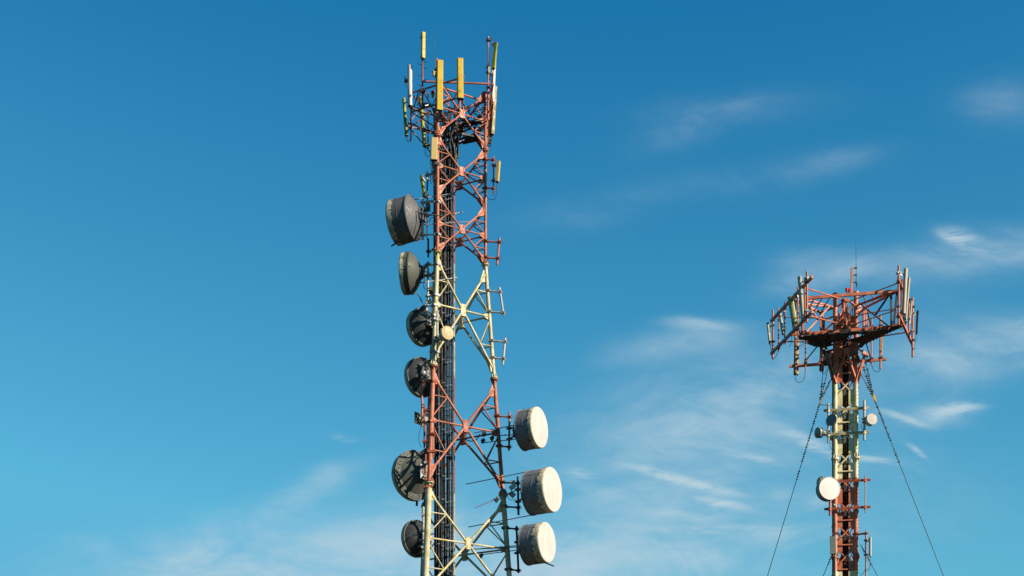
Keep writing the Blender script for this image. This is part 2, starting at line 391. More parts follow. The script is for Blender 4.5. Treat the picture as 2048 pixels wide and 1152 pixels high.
def dish(label, c, rad, L_, az, tilt=0, face='dishface', shroud='shroud', back='shroud', deep=.35, group=None,
         skirt=.10, pole=None, pole_r=.057, rods=(), holes=False, ragged=.05, dome=.03, hub=True, hooks=12, name='microwave_dish', seams=True, spout=None, rimband=None):
    """drum antenna. c = centre of the front face; az 0 = facing -Y (viewer), 90 = facing +X; tilt + = up"""
    c = V(c); n = V((math.sin(R(az))*math.cos(R(tilt)), -math.cos(R(az))*math.cos(R(tilt)), math.sin(R(tilt))))
    x, y, _ = MB.frame(n)
    t = thing(name, label, 'dish antenna', c-n*(L_+deep*.5), group)
    rnd = random.Random(len(label)*13+int(rad*100))
    ph = [rnd.random()*6.3 for _ in range(6)]
    def rag(k, i, an):
        return -(abs(math.sin(an*9+ph[0]))*.5+abs(math.sin(an*17+ph[1]))*.35+rnd.random()*.6)*ragged if k == 0 else 0
    mb = MB()
    if skirt: mb.lathe(c, n, [(-skirt, rad*1.016), (-skirt*.4, rad*1.02), (-.012, rad*1.014), (.0, rad*.992)], n=72, jit=rag, mi=1)
    mb.lathe(c, n, [(.002, rad*.995), (dome*.5, rad*.7), (dome*.85, rad*.4), (dome, 0)], n=72)
    if not skirt: mb.lathe(c, n, [(-.05, rad*1.0), (-.05, rad*1.03), (-.05, rad*1.03), (.012, rad*1.03), (.012, rad*1.03), (.016, rad*1.01), (.012, rad*.985), (.0, rad*.98)], n=64)
    rd = mb.build('radome', [M[face], M['fabric'] if ragged > .03 else M[face]], t)
    mb = MB()
    if L_ > 0:
        mb.lathe(c, n, [(-.01, rad*.985), (-.01, rad), (-.01, rad), (-L_*.5, rad*1.002), (-L_, rad), (-L_, rad), (-L_, rad*1.035), (-L_, rad*1.035), (-L_-.035, rad*1.035), (-L_-.035, rad*1.035), (-L_-.035, rad*.97)], n=72)
        if seams:
            mb.lathe(c, n, [(-L_*.55, rad*1.0), (-L_*.55, rad*1.008), (-L_*.55-.02, rad*1.008), (-L_*.55-.02, rad*1.0)], n=72)
            for k in range(5):
                an = 2*math.pi*k/5+ph[2]; e = x*math.cos(an)+y*math.sin(an); mb.bar(c+e*(rad*1.004)-n*(L_-.01), c+e*(rad*1.004)-n*.06, .05, .016, e)
        mb.build('shroud', M[shroud], t)
    # reflector behind
    mb = MB(); b0 = -L_-.036 if L_ > 0 else -.02
    if holes:
        mb.lathe(c, n, [(b0, rad*.97), (b0-.02, rad*.97), (b0-.02, rad*.97), (b0-.03, rad*.80), (b0-.03, rad*.80), (b0-deep*.45, rad*.62), (b0-deep*.8, rad*.40), (b0-deep*.95, rad*.33)], n=72)
    else:
        mb.lathe(c, n, [(b0, rad*.97), (b0-.015, rad*.96), (b0-.015, rad*.96), (b0-deep*.12, rad*.92), (b0-deep*.33, rad*.82), (b0-deep*.56, rad*.67), (b0-deep*.76, rad*.50), (b0-deep*.90, rad*.34), (b0-deep*.95, rad*.24)], n=72)
    rf = mb.build('reflector', M[back], t)
    if holes:
        mb = MB()
        for k in range(36):
            an = 2*math.pi*k/36; e = x*math.cos(an)+y*math.sin(an); q = c+e*rad*.885+n*(b0-.022)
            if k % 3 == 1:
                g = n.cross(e); mb.plate([q+e*rad*.06-n*.01, q-e*rad*.06+g*rad*.05-n*.016, q-e*rad*.06-g*rad*.05-n*.016], .01)
            else: mb.tube(q, q-n*.012, rad*.042, n=12)
        mb.build('vent_hole', M['black'], rf)['kind'] = 'stuff'
    hb = c+n*(b0-deep*.95)
    if hub:
        mb = MB(); mb.lathe(hb, n, [(.03, rad*.34), (-.05, rad*.34), (-.05, rad*.34), (-.05, rad*.2), (-.05, rad*.2), (-.16, rad*.14), (-.16, rad*.14), (-.16, 0)], n=24)
        for k in range(8):
            an = 2*math.pi*k/8; e = x*math.cos(an)+y*math.sin(an); mb.bar(hb+e*rad*.28-n*.05, hb+e*rad*.12-n*.14, .02, .06, e)
        mb.build('hub', M[back] if rad > .5 else M['galv'], t)
    if hooks and L_ > 0:
        mb = MB()
        for k in range(hooks):
            an = 2*math.pi*(k+.3)/hooks; e = x*math.cos(an)+y*math.sin(an)
            mb.tube(c+e*rad*1.018-n*(skirt*.8), c+e*rad*1.012-n*(skirt+.07+.05*rnd.random()), .012, n=5)
            mb.bar(c+e*rad*1.01-n*(skirt+.11), c+e*rad*1.01-n*(skirt+.07), .045, .02, e)
        mb.build('tension_spring', M['dark'], t)['kind'] = 'stuff'
    if spout: MB().bar(V(spout[0]), V(spout[1]), .09, .045).build('rain_spout', M['dark'], t)
    if pole is not None:
        pz = hb.z
        pp = V((pole[0], pole[1], pz)); mb = MB(); g = V((0, 0, 1))
        back_p = hb - n*.14
        for dz in (-.28*rad, .28*rad):
            q = pp+g*dz; clamp_on(mb, q, pole_r, back_p-pp)
            mb.bar(q, back_p+g*dz*.6, .06, .05)
        side = n.cross(g).normalized()
        mb.plate([back_p+g*.30*rad+side*.2*rad, back_p-g*.30*rad+side*.2*rad, back_p-g*.30*rad-side*.2*rad, back_p+g*.30*rad-side*.2*rad], .03)
        mb.tube(back_p+side*.3*rad, back_p-side*.3*rad, .02, n=6)
        mb.build('mount', M['galv'], t)
    for i, (p, q) in enumerate(rods):
        p, q = V(p), V(q); mb = MB(); mb.tube(p, q, .019, n=8); m_ = p+(q-p)*.45; d = (q-p).normalized()
        mb.tube(m_-d*.035, m_+d*.035, .03, n=8); mb.tube(p-d*.02, p+d*.05, .034, n=8)
        mb.build('strut', M['galv'], t)
    return t

# ------------------------------------------------------------------ near tower (three-legged lattice)
AX = V((3.5, 60.0, 0)); GZ = -1.6
def t1r(z): return 1.315 if z >= 25.75 else 1.315 + .0765*(25.75-z)
ANG = {'R': 0, 'B': 120, 'L': 240}
def leg(k, z): a = R(ANG[k]); return AX + V((math.cos(a)*t1r(z), math.sin(a)*t1r(z), z))
def leg_at(k, py):                       # leg point seen at picture height py
    z = 20.
    for _ in range(20): p = leg(k, z); z += ((HY-py)*p.y/F - z)
    return leg(k, z)
FL = [32.6, 30.32, 25.75, 21.17, 16.54, 11.9, 7.3, 2.7, GZ]
PAN = [(32.6, 30.32), (30.32, 28.03), (28.03, 25.75), (25.75, 21.17), (21.17, 16.54), (16.54, 11.9), (11.9, 7.3), (7.3, 2.7)]
def leg_rad(z, k='R'):
    base = .058 if z > 25.75 else .076 if z > 21.17 else .080 if z > 16.54 else .105
    return base*(1.18 if k == 'L' else 1.0)

def build_tower():
    t = thing('lattice_tower', 'tall near three-legged lattice tower painted in red-orange and white bands', 'tower', (AX.x, AX.y, GZ))
    for k in 'RBL':
        mb = MB()
        for z1, z0 in zip(FL[:-1], FL[1:]):
            r = leg_rad((z1+z0)/2, k); mb.tube(leg(k, z0), leg(k, z1), r, n=18)
        # step bolts and a weld bead or two
        lg = mb.build('leg', M['t1'], t)
        for z in FL[1:-1]:
            p = leg(k, z); r = max(leg_rad(z+.1, k), leg_rad(z-.1, k)); mb = MB(); zz = V((0, 0, 1))
            mb.tube(p+zz*.012, p+zz*.045, r+.075, n=24); mb.tube(p-zz*.045, p-zz*.012, r+.075, n=24)
            for i in range(8):
                a = 2*math.pi*i/8; e = V((math.cos(a), math.sin(a), 0))
                for sg in (1, -1):
                    mb.plate([p+e*r+zz*sg*.045, p+e*(r+.065)+zz*sg*.045, p+e*r+zz*sg*.22], .012)
                mb.tube(p+e*(r+.05)-zz*.075+e.cross(zz)*.03, p+e*(r+.05)+zz*.075+e.cross(zz)*.03, .010, n=6)
            mb.build('flange', M['t1'], lg)
    faces = [('L', 'R'), ('R', 'B'), ('B', 'L')]
    for a, b in faces:
        for z1, z0 in PAN:
            big = z1 <= 25.75
            zm = None; A1, A0, B1, B0 = leg(a, z1), leg(a, z0), leg(b, z1), leg(b, z0)
            e = (B1-A1).normalized(); nrm = e.cross(V((0, 0, 1))).normalized()
            off = .10 if big else .05
            A1, B1 = A1.lerp(A0, off*.8), B1.lerp(B0, off*.8); A0, B0 = A0.lerp(leg(a, z1), off*.8), B0.lerp(leg(b, z1), off*.8)
            # intersection of diagonals by symmetry
            w1, w0 = (B1-A1).length, (B0-A0).length; f = w1/(w1+w0)
            C = A1.lerp(B0, f); dr = .047 if big else .037
            mb = MB(); g = .10
            for p in (A1, A0, B1, B0):
                d = (C-p).normalized(); mb.tube(p+d*.05, C-d*.06, dr, n=12)
            zc = C.z; Am, Bm = leg(a, zc), leg(b, zc)
            mb.tube(Am, Bm, .036 if big else .028, n=10)
            for (p, M_) in ((A1, Am), (A0, Am), (B1, Bm), (B0, Bm)):
                kk = a if p in (A1, A0) else b
                q = p.lerp(C, .50 if not big else .44); lz = leg(kk, q.z)
                rr = .026 if big else .021
                mb.tube(q, lz, rr, n=8)
                mb.tube(q, Am.lerp(lz, .10) if kk == a else Bm.lerp(lz, .10), rr, n=8)
            bmb = mb; mb = MB(); zz = V((0, 0, 1))
            s_ = .13 if not big else .125; hgt = .17 if not big else .24
            up = (leg(a, z1)+leg(b, z1)-leg(a, z0)-leg(b, z0)).normalized()
            c0 = C - nrm*(.0)
            mb.plate([c0+e*s_*.75+up*hgt, c0-e*s_*.75+up*hgt, c0-e*s_*1.05+up*hgt*.5, c0-e*s_*.8, c0-e*s_*1.05-up*hgt*.5, c0-e*s_*.75-up*hgt, c0+e*s_*.75-up*hgt, c0+e*s_*1.05-up*hgt*.5, c0+e*s_*.8, c0+e*s_*1.05+up*hgt*.5], dr*2+.006, nrm)
            for sx in (-1, 1):
                for sy in (-.75, -.45, .45, .75):
                    q = c0+e*s_*.6*sx+up*hgt*sy; mb.tube(q-nrm*(dr+.022), q+nrm*(dr+.022), .014, n=6)
            gmb, mb = mb, bmb
            # leg gussets
            for p, sgn, other in ((A1, -1, 1), (B1, -1, -1), (A0, 1, 1), (B0, 1, -1)):
                d = (C-p).normalized(); kk = up*sgn; r0 = .05
                mb.plate([p-kk*.10, p-kk*.10+e*other*.13, p+d*.46+d.cross(nrm)*.05, p+d*.46-d.cross(nrm)*.05, p+kk*(.34 if big else .22)], .02, nrm)
            for pm, other in ((Am, 1), (Bm, -1)):
                mb.plate([pm+up*.13, pm+e*other*.10+up*.12, pm+e*other*.28+up*.035, pm+e*other*.28-up*.035, pm+e*other*.10-up*.12, pm-up*.13], .02, nrm)
            br = mb.build('cross_brace', M['t1'], t); gmb.build('gusset_plate', M['t1'], br)
    # top ring of horizontals and a cap on the near leg
    mb = MB()
    for a, b in faces: mb.tube(leg(a, 32.25), leg(b, 32.25), .034, n=10)
    mb.build('top_frame', M['t1'], t)
    p = leg('L', 32.6); z = V((0, 0, 1))
    MB().tube(p, p+z*.10, .098, n=16).tube(p+z*.10, p+z*.15, .075, n=12).build('leg_cap', M['black'], t)
    p = leg('R', 32.6); MB().tube(p-z*.02, p+z*.01, .12, n=16).build('leg_cap', M['t1'], t)
    # antenna frames round the head
    def rail(mb, a, b, r=.032): mb.tube(a, b, r, n=10)
    ZU, ZL = 32.30, 31.55
    for nm, c, d, l0, l1, off in (('L', V((2.86, 58.86, 0)), V((.866, -.5, 0)), -1.2, 1.15, 0), ('B', V((2.84, 61.14, 0)), V((.866, .5, 0)), -1.3, 1.3, 0), ('R', V((5.02, 60, 0)), V((0, 1, 0)), -1.2, 1.9, 0)):
        mb = MB()
        for Z in (ZU, ZL): rail(mb, c+d*l0+z*Z, c+d*l1+z*Z)
        for l in (l0+.1, l1-.15):
            k = nm
            for Z in (ZU, ZL): mb.tube(c+d*l+z*Z, leg(k, Z), .022, n=8)
        # struts back to the neighbouring faces, and zigzag lacing between rails
        m_ = 5
        for i in range(m_):
            q0 = c+d*(l0+(l1-l0)*i/m_)+z*(ZU if i % 2 else ZL); q1 = c+d*(l0+(l1-l0)*(i+1)/m_)+z*(ZL if i % 2 else ZU); mb.tube(q0, q1, .018, n=8)
        if nm != 'R': mb.tube(c+d*l0+z*ZL, leg(nm, 30.6), .024, n=8)
        mb.build('antenna_frame', M['t1'], t)
    mb = MB()
    a = P(845, 163, 59.15); b = P(982, 168, 59.35); mb.tube(a, b, .036, n=10)
    mb.tube(P(824, 190, 59.4), P(864, 226, 60.6), .028, n=8); mb.tube(P(826, 218, 59.5), P(852, 229, 60.6), .026, n=8)
    mb.tube(P(817, 246, 59.5), P(866, 264, 60.9), .030, n=8); mb.tube(P(832, 246, 59.6), P(854, 231, 60.2), .022, n=8)
    mb.tube(P(852, 182, 59.4), P(834, 211, 59.6), .022, n=8)
    mb.build_each('tie_bar', M['t1'], t)
    # small work platform of chequer plate hung inside the head towards the right leg
    mb = MB(); zz = 30.75
    mb.plate([V((3.95, 59.75, zz)), V((4.45, 59.90, zz)), V((4.6, 60.02, zz)), V((4.0, 60.35, zz))], .03, V((0, 0, 1)))
    for q in ((3.85, 59.65, 4.72, 59.95), (3.95, 60.4, 4.72, 60.05)): mb.bar(V((q[0], q[1], zz+.04)), V((q[2], q[3], zz+.04)), .05, .08)
    mb.build('work_platform', M['dark'], t)
    # coaming of braces in the head: short struts
    mb = MB()
    for (x0, y0, z0, x1, y1, z1) in ((3.0, 59.6, 32.2, 3.9, 60.2, 31.6), (3.2, 60.8, 32.1, 4.2, 59.8, 31.8), (3.6, 59.3, 32.2, 4.3, 60.6, 32.0), (3.1, 60.0, 31.2, 3.9, 59.6, 32.2),
                                 (3.35, 60.1, 30.9, 3.35, 60.1, 32.5), (3.75, 60.2, 30.9, 3.75, 60.2, 32.6), (3.95, 60.25, 30.8, 3.95, 60.25, 32.5)):
        mb.tube(V((x0, y0, z0)), V((x1, y1, z1)), .026, n=8)
    mb.build_each('head_strut', M['t1'], t)
    return t

# ladder and feeder cables run up the inside of the near tower
def build_ladder():
    X0, X1, Y = 3.40, 3.60, 60.35
    t = thing('climbing_ladder', 'slim climbing ladder running up the inside of the near lattice tower', 'ladder', (X1, Y, GZ))
    for X in (X0, X1): MB().bar(V((X, Y, GZ)), V((X, Y, 31.6)), .02, .05, V((0, 1, 0))).build('rail', M['dark'], t)
    mb = MB(); z = GZ+.2
    while z < 31.5: mb.tube(V((X0, Y, z)), V((X1, Y, z)), .010, n=6); z += .15
    mb.build('rungs', M['dark'], t)['kind'] = 'stuff'
    X, Y = 3.565, 60.0
    t = thing('cable_tray', 'upright cable tray with a painted edge beside the feeder cables inside the near tower', 'cable tray', (X, Y, GZ))
    MB().bar(V((X+.01, Y-.03, GZ)), V((X+.01, Y-.03, 32.2)), .05, .06, V((0, 1, 0))).build('edge_rail', M['t1'], t)
    MB().bar(V((X-.075, Y+.12, GZ)), V((X-.075, Y+.12, 31.4)), .10, .05, V((0, 1, 0))).build('channel', M['galv_dark'], t)
    MB().bar(V((2.80, Y+.30, GZ)), V((2.80, Y+.30, 31.2)), .045, .07, V((0, 1, 0))).build('edge_rail', M['dark'], t)
    mb = MB(); z = .3; i = 0
    while z < 31.4:
        mb.bar(V((2.80, Y+.33, z)), V((X, Y+.33, z)), .03, .035); i += 1
        if i % 3 == 0: mb.bar(V((2.98, Y-.05, z+.1)), V((X, Y-.05, z+.1)), .025, .03)
        z += .78
    mb.build('cross_bar', M['dark'], t)['kind'] = 'stuff'
    # bundle clips
    mb = MB(); z = .5
    while z < 31:
        for X_ in (2.95, 3.12, 3.30, 3.42):
            mb.bar(V((X_-.05, Y-.09, z+.1*math.sin(X_*9))), V((X_+.05, Y-.09, z+.1*math.sin(X_*9))), .02, .035)
        z += .93
    mb.build('cable_clip', M['galv'], t)['kind'] = 'stuff'
    rnd = random.Random(4)
    g = 'black feeder cables running up inside the near tower'
    specs = []
    for i, X_ in enumerate((2.86, 2.92, 2.985, 3.06, 3.12, 3.20, 3.25, 3.335, 3.405, 3.455)): specs.append((X_, 60.02-.03*(i % 2), rnd.choice((.020, .028, .034, .024)), i))
    for i, X_ in enumerate((2.83, 2.90, 2.96, 3.04, 3.10, 3.17, 3.30, 3.38)): specs.append((X_, 60.22+.05*(i % 2), rnd.choice((.026, .034, .042)), i+10))
    tops = [P(880, 262, 60), P(890, 240, 60), P(930, 246, 60), P(940, 248, 60), P(898, 232, 60)]
    for X_, Y_, r, i in specs:
        top = 31.4 - rnd.random()*1.2
        pts = [V((X_+rnd.uniform(-.022, .022), Y_, z_)) for z_ in range(-1, int(top)-1, 3)]
        pts.append(V((X_, Y_, top-1.2)))
        e = rnd.choice(('R', 'L', 'B', 'R')); q = leg(e, 31.2+rnd.random()*.8)
        c_ = V((X_, Y_, top)); pts += [c_-V((0, 0, .5)), c_.lerp(q, .3)+V((0, 0, .05)), c_.lerp(q, .7)-V((0, 0, .12)), q+V((0, 0, .05))]
        o = MB().path(pts, r, n=8, sub=4).build('feeder_cable', M['cable'])
        tag(o, 'black feeder cable in the bundle running up inside the near tower', 'cable', g)

# ------------------------------------------------------------------ things on the near tower
def build_near_attachments():
    gp = 'panel antennas round the head of the near tower'
    # head uprights
    def up(px, pt, pb, Y, r, label, m='orange', extra=()):
        a, b = P(px, pt, Y), P(px, pb, Y); b = V((a.x, a.y, b.z))
        return pipe_mount(label, a, b, r, M[m], list(extra)), a
    ZU, ZL = 32.30, 31.55
    def on(a, Z): return V((a.x, a.y, Z))
    # left tall dark pipe, carries the highest yellow panel
    p845 = P(845, 116, 59.15)
    t, a = up(845, 116, 218, 59.15, .036, 'tall rusty pipe with climbing pegs under the highest yellow panel', 'deep_orange')
    mb = MB()
    for py, sg in ((125, 1), (130, -1), (138, 1), (153, -1), (161, 1), (172, -1)):
        q = P(845, py, 59.15); e = V((sg*.17, -.02, .03)); mb.tube(q, q+e, .011, n=6); mb.tube(q+e, q+e+V((sg*.015, 0, .035)), .013, n=6)
    mb.build('climbing_peg', M['dark'], t)['kind'] = 'stuff'
    for py in (181, 211):
        mb = MB(); clamp_on(mb, P(845, py, 59.15), .05, (.866, -.5, 0)); mb.bar(P(841, py, 59.1), P(850, py, 59.1), .10, .13); mb.build('clamp', M['dark'], t)
    panel('slim yellow panel antenna standing highest of all on the left pipe', P(846.8, 66, 59.05), P(846.5, 116.5, 59.05), .145, .11, 22, M['yellow'], pole=(p845.x, p845.y), pole_r=.04, group=gp)
    t, a = up(822, 160, 282, 59.75, .030, 'red-orange pipe behind the white panel at the far left of the head', 'orange')
    pole822 = (a.x, a.y)
    panel('white rounded panel antenna at the left of the head', P(820, 132, 59.35), P(820.2, 211.5, 59.3), .165, .15, 12, M['white'], pole=pole822, round_=True, group=gp, cable_to=P(824, 244, 59.8))
    panel('thin mossy yellow panel antenna leaning at the far left below the white panel', P(808.0, 197.5, 60.2), P(813.2, 271.5, 60.0), .105, .10, 40, M['green_yellow'], pole=pole822, round_=True, group=gp, cable_to=P(822, 262, 59.8))
    t, a = up(856, 185, 297, 60.9, .028, 'thin red-orange pipe left of the near leg, ending under the frame', 'orange')
    panel('leaning mossy yellow panel antenna crossed by shadows below the tall left pipe', P(841, 195.5, 60.7), P(849.5, 292, 60.5), .125, .12, 30, M['green_yellow'], pole=(a.x, a.y), round_=True, group=gp, cable_to=P(862, 300, 60.6))
    # small dark box left of the white panel
    t = thing('camera_unit', 'small dark unit on a bracket left of the white panel', 'radio unit', P(811, 163, 59.8))
    MB().bar(P(809.5, 152.5, 59.7), P(809.5, 166, 59.7), .035, .05).build('back_plate', M['dark'], t)
    mb = MB(); mb.tube(P(810, 163, 59.7), P(815, 161, 59.7), .055, .075, n=12); mb.tube(P(811, 157.5, 59.7), P(812.5, 157, 59.7), .03, n=8); mb.build('body', M['dark'], t)
    mb = MB(); mb.tube(P(815, 161, 59.7), P(822, 163, 59.75), .015, n=6); mb.path([P(811, 167, 59.7), P(812, 171, 59.7), P(815, 173, 59.7)], .011); mb.build('bracket', M['dark'], t)
    # front yellow pair
    panel('wide yellow panel antenna in front of the near leg with a shadow across it', P(880.2, 122, 58.25), P(879.2, 220.5, 58.2), .235, .12, 12, M['yellow'], pole=(P(873, 170, 58.5).x, 58.5), group=gp)
    a = P(873.5, 117, 58.5); pipe_mount('red-orange pipe behind the wide yellow panel', a, V((a.x, a.y, P(0, 226, 58.5).z)), .03, M['orange'], [])
    panel('yellow panel antenna with a rounded front, right of the near leg at the head', P(920, 119, 58.25), P(920.6, 197.5, 58.2), .225, .17, 10, M['yellow'], pole=(P(920, 170, 58.42).x, 58.42), group=gp, round_=False)
    a = P(919.5, 140, 58.45); pipe_mount('short rusty pipe under the rounded yellow panel', a, V((a.x, a.y, P(0, 222, 58.45).z)), .03, M['orange'], [])
    # right cluster
    t, a977 = up(976.5, 73, 240, 59.35, .034, 'tallest red-orange pipe at the right of the head', 'orange')
    for py in (80, 134, 145, 175):
        mb = MB(); clamp_on(mb, P(976.5, py, 59.35), .036, (1, 0, 0)); mb.build('clamp', M['dark'], t)
    t, a2 = up(984, 158, 243, 60.2, .034, 'red-orange pipe right of the right leg beside the white strip panel', 'orange')
    t, a3 = up(979, 190, 285, 61.2, .030, 'rear red-orange pipe close behind the right leg at the head', 'orange')
    t, a4 = up(974.5, 215, 292, 60.6, .026, 'shortest red-orange pipe hugging the right leg', 'orange')
    panel('narrow yellow panel antenna at the top right, held out from the tallest pipe', P(992.0, 87, 59.2), P(987.0, 137, 59.25), .10, .13, 62, M['green_yellow'], group=gp)
    t = thing('tilt_bracket', 'folded metal tilt bracket between the tallest pipe and the top right panel', 'bracket', P(982, 82, 59.3))
    mb = MB()
    for p, q in (((977, 79), (984, 80)), ((984, 80), (985.5, 92)), ((985.5, 92), (989, 85.5))): mb.bar(P(*p, 59.3), P(*q, 59.3), .035, .05)
    mb.tube(P(984, 79, 59.25), P(984, 79, 59.4), .035, n=8); mb.tube(P(989, 85, 59.2), P(989, 85, 59.35), .035, n=8); mb.build('arm', M['galv'], t)
    t = thing('amplifier_unit', 'small pale box clamped to the tallest pipe under its bracket', 'radio unit', P(978.5, 146, 59.2))
    MB().bar(P(978.5, 134, 59.2), P(978.5, 146, 59.2), .085, .07, V((0, 1, 0))).build('housing', M['white_pipe'], t)
    MB().path([P(978.5, 146, 59.2), P(979.5, 152, 59.2), P(978, 160, 59.25)], .014).build('jumper_cable', M['cable'], t)
    t = thing('relay_unit', 'small pale box on the upper part of the white strip panel', 'radio unit', P(985.6, 147, 59.5))
    MB().bar(P(985.4, 137, 59.45), P(985.2, 147, 59.45), .05, .06, V((0, 1, 0))).build('housing', M['white_pipe'], t)
    panel('narrow white panel antenna at the right of the head', P(988.6, 124, 59.6), P(985.2, 204.5, 59.7), .125, .10, 38, M['white'], pole=(a2.x, a2.y), group=gp, cable_to=P(984, 232, 60))
    panel('long dark olive panel antenna with a bright yellow edge at the right of the head', P(989.3, 175, 60.1), P(983.6, 269, 60.15), .20, .15, 118, M['olive'], pole=(a3.x, a3.y), group=gp, cable_to=P(976, 276, 60.6))
    t = thing('filter_unit', 'short yellowish unit hanging below the long olive panel', 'radio unit', P(981, 279, 60.2))
    MB().bar(P(982.2, 270, 60.2), P(980.8, 279, 60.2), .07, .07).build('housing', M['green_yellow'], t)
    mb = MB(); mb.path([P(980.5, 279, 60.2), P(982, 290, 60.2), P(979, 294, 60.3), P(974, 288, 60.5)], .011); mb.build('jumper_cable', M['cable'], t)
    # cream panel on near leg
    pl = leg_at('L', 295)
    panel('cream panel antenna strapped to the near leg just below the head', P(868.6, 277, 58.3), P(867.6, 320, 58.3), .255, .15, 6, M['cream'], pole=(pl.x, pl.y), pole_r=.07)
    t = thing('junction_box', 'small rusty box on the cable run beside the cream panel', 'box', P(877, 297, 58.75))
    MB().bar(P(877, 288, 58.75), P(877, 297, 58.75), .10, .08).build('housing', M['orange'], t)
    mb = MB(); [mb.path([P(861+i*3, 321, 58.5), P(862+i*3, 334, 58.6), P(864+i*2, 352, 58.7), P(868+i, 372, 58.8)], .013) for i in range(3)]
    tag(mb.build('cable_loop', M['cable']), 'black cables dropping from the cream panel along the near leg', 'cable')
    # right stand-off panel
    a, b = P(987, 312.5, 59.7), P(987, 389, 59.7); b = V((a.x, a.y, b.z))
    t = pipe_mount('red-orange pipe with the yellow-edged panel, right of the upper tower', a, b, .028, M['orange'], [(V((a.x, a.y, P(0, py, 59.7).z)), leg_at('R', py-1), .06) for py in (320, 377)])
    panel('small panel antenna with a yellow face on the upper right side pipe', P(997.4, 324, 59.6), P(994.4, 363.5, 59.6), .15, .13, 68, M['cream'], pole=(a.x, a.y), cable_to=P(973, 389, 59.8))
    # left pipe + green panel
    a, b = P(854.5, 345.5, 60.2), P(854.5, 478, 60.2); b = V((a.x, a.y, b.z))
    pipe_mount('dark pipe left of the tower behind the mossy small panel', a, b, .030, M['dark'], [(V((a.x, a.y, P(0, 351, 60.2).z)), leg_at('B', 346), .06), (V((a.x, a.y, P(0, 432, 60.2).z)), leg_at('B', 428), .06)], arm_m=M['dark'])
    panel('small mossy panel antenna left of the upper tower', P(842.5, 352, 60.1), P(848.5, 393, 60.0), .105, .11, -120, M['green_yellow'], pole=(a.x, a.y), pole_r=.03)
    a = P(856.5, 478, 60.6); pipe_mount('lower dark pipe streaked yellow beside the red-white joint', a, V((a.x, a.y, P(0, 514, 60.6).z)), .038, M['black'], [(P(857, 503, 60.6), leg_at('B', 500), .06)], arm_m=M['dark'])
    # side pipes on right leg
    def side(pt, pb, arms, m, label, flared=False, Y=59.85, r=.043):
        a, b = P(*pt, Y), P(*pb, Y); L_ = []
        for py in arms:
            s = (py-pt[1])/(pb[1]-pt[1]); q = a.lerp(b, s); L_.append((q, leg_at('R', py-2), leg_rad(q.z)+.004))
        return pipe_mount(label, a, b, r, M[m], L_, flared=flared, arm_r=.034)
    side((999.2, 476), (994, 530), (484.5, 517), 'orange', 'leaning empty red-orange mounting pipe on the right leg')
    side((998.8, 575), (1007, 631), (583.5, 625.5), 'galv_light', 'pale grey mounting pipe on flared arms, leaning outward on the white section', True)
    side((1010.5, 676), (1005.5, 730), (683.5, 717.5), 'white_pipe', 'white leaning mounting pipe low on the white section of the right leg')
    side((1019, 824), (1018, 901), (834, 894), 'orange', 'red-orange mounting pipe behind the uppermost right drum dish', r=.042)
    side((1035.5, 953), (1037, 1030), (966.5, 1015), 'dark', 'dark mounting pipe with a pale tip behind the middle right drum dish', r=.045)
    side((1033, 1052), (1037, 1146), (1058, 1141), 'dark', 'dark mounting pipe behind the lowest right drum dish', r=.045)
    # left-side pipes on near leg
    def lside(px, pt, pb, arms, m, label, Y=59.0, r=.035, k='L', pb_x=None):
        a, b = P(px, pt, Y), P(px if pb_x is None else pb_x, pb, Y)
        L_ = []
        for py in arms:
            s = (py-pt)/(pb-pt); q = a.lerp(b, s); L_.append((q, leg_at(k, py-1), leg_rad(q.z, k)+.004))
        return pipe_mount(label, a, b, r, M[m], L_)
    lside(845.5, 399, 479, (405, 470), 'white_pipe', 'pale mounting pipe behind the uppermost left drum dish', Y=59.25, r=.045)
    lside(856, 523, 601, (530, 592), 'white_pipe', 'pale mounting pipe behind the shallow left dish', Y=59.2, r=.040)
    lside(853, 604, 642, (612, 633), 'white_pipe', 'short yellowed mounting pipe in front of the third left dish', Y=59.4, r=.046)
    lside(852.5, 716, 765, (724, 760), 'dark', 'dark mounting pipe right beside the fourth left dish', Y=59.9, r=.05, k='B')
    lside(843.5, 756, 853, (764, 844), 'orange', 'long red-orange side pipe left of the near leg', Y=59.0, r=.045, pb_x=844.5)
    lside(849, 810, 895, (822, 884), 'deep_orange', 'darker red side pipe between the small box and the holed dish', Y=59.8, r=.04, k='B')
    lside(866.6, 864, 911, (870, 904), 'orange', 'short red-orange pipe clamped on the right of the near leg', Y=58.35, r=.040)
    lside(851, 897, 985, (905, 975), 'deep_orange', 'rust red mounting pipe behind the holed dish', Y=59.5, r=.045)
    lside(846.5, 1014, 1150, (1030, 1095), 'white_pipe', 'mossy mounting pipe beside the lowest left dish', Y=59.9, r=.05, k='B')
    lside(874.8, 622, 716, (640, 704), 'white_pipe', 'whitish pipe carrying the small yellow dish', Y=58.4, r=.044)
    # small yellow dish
    pa = P(874.8, 665, 58.4)
    dish('small round yellowed dish cover in front of the white section', P(895.5, 665.5, 57.75), .255, .20, 22, 0, 'dishyellow', 'white_pipe', 'shroud', deep=.14, skirt=0, ragged=0, hooks=0, pole=(pa.x, pa.y), seams=False)
    # small square plate antenna left
    t = thing('plate_antenna', 'small square dark green plate antenna left of the long red pipe', 'plate antenna', P(837, 837, 59.6))
    n = V((-.75, .66, 0)); c = P(836, 837, 59.6); s = V((.66, .75, 0))
    MB().plate([c+s*.2+V((0, 0, .22)), c-s*.2+V((0, 0, .22)), c-s*.2-V((0, 0, .22)), c+s*.2-V((0, 0, .22))], .04, n).build('plate', M['moss_dark'], t)
    MB().bar(c-n*.05, P(849, 835, 59.8), .05, .10).build('bracket', M['galv'], t)
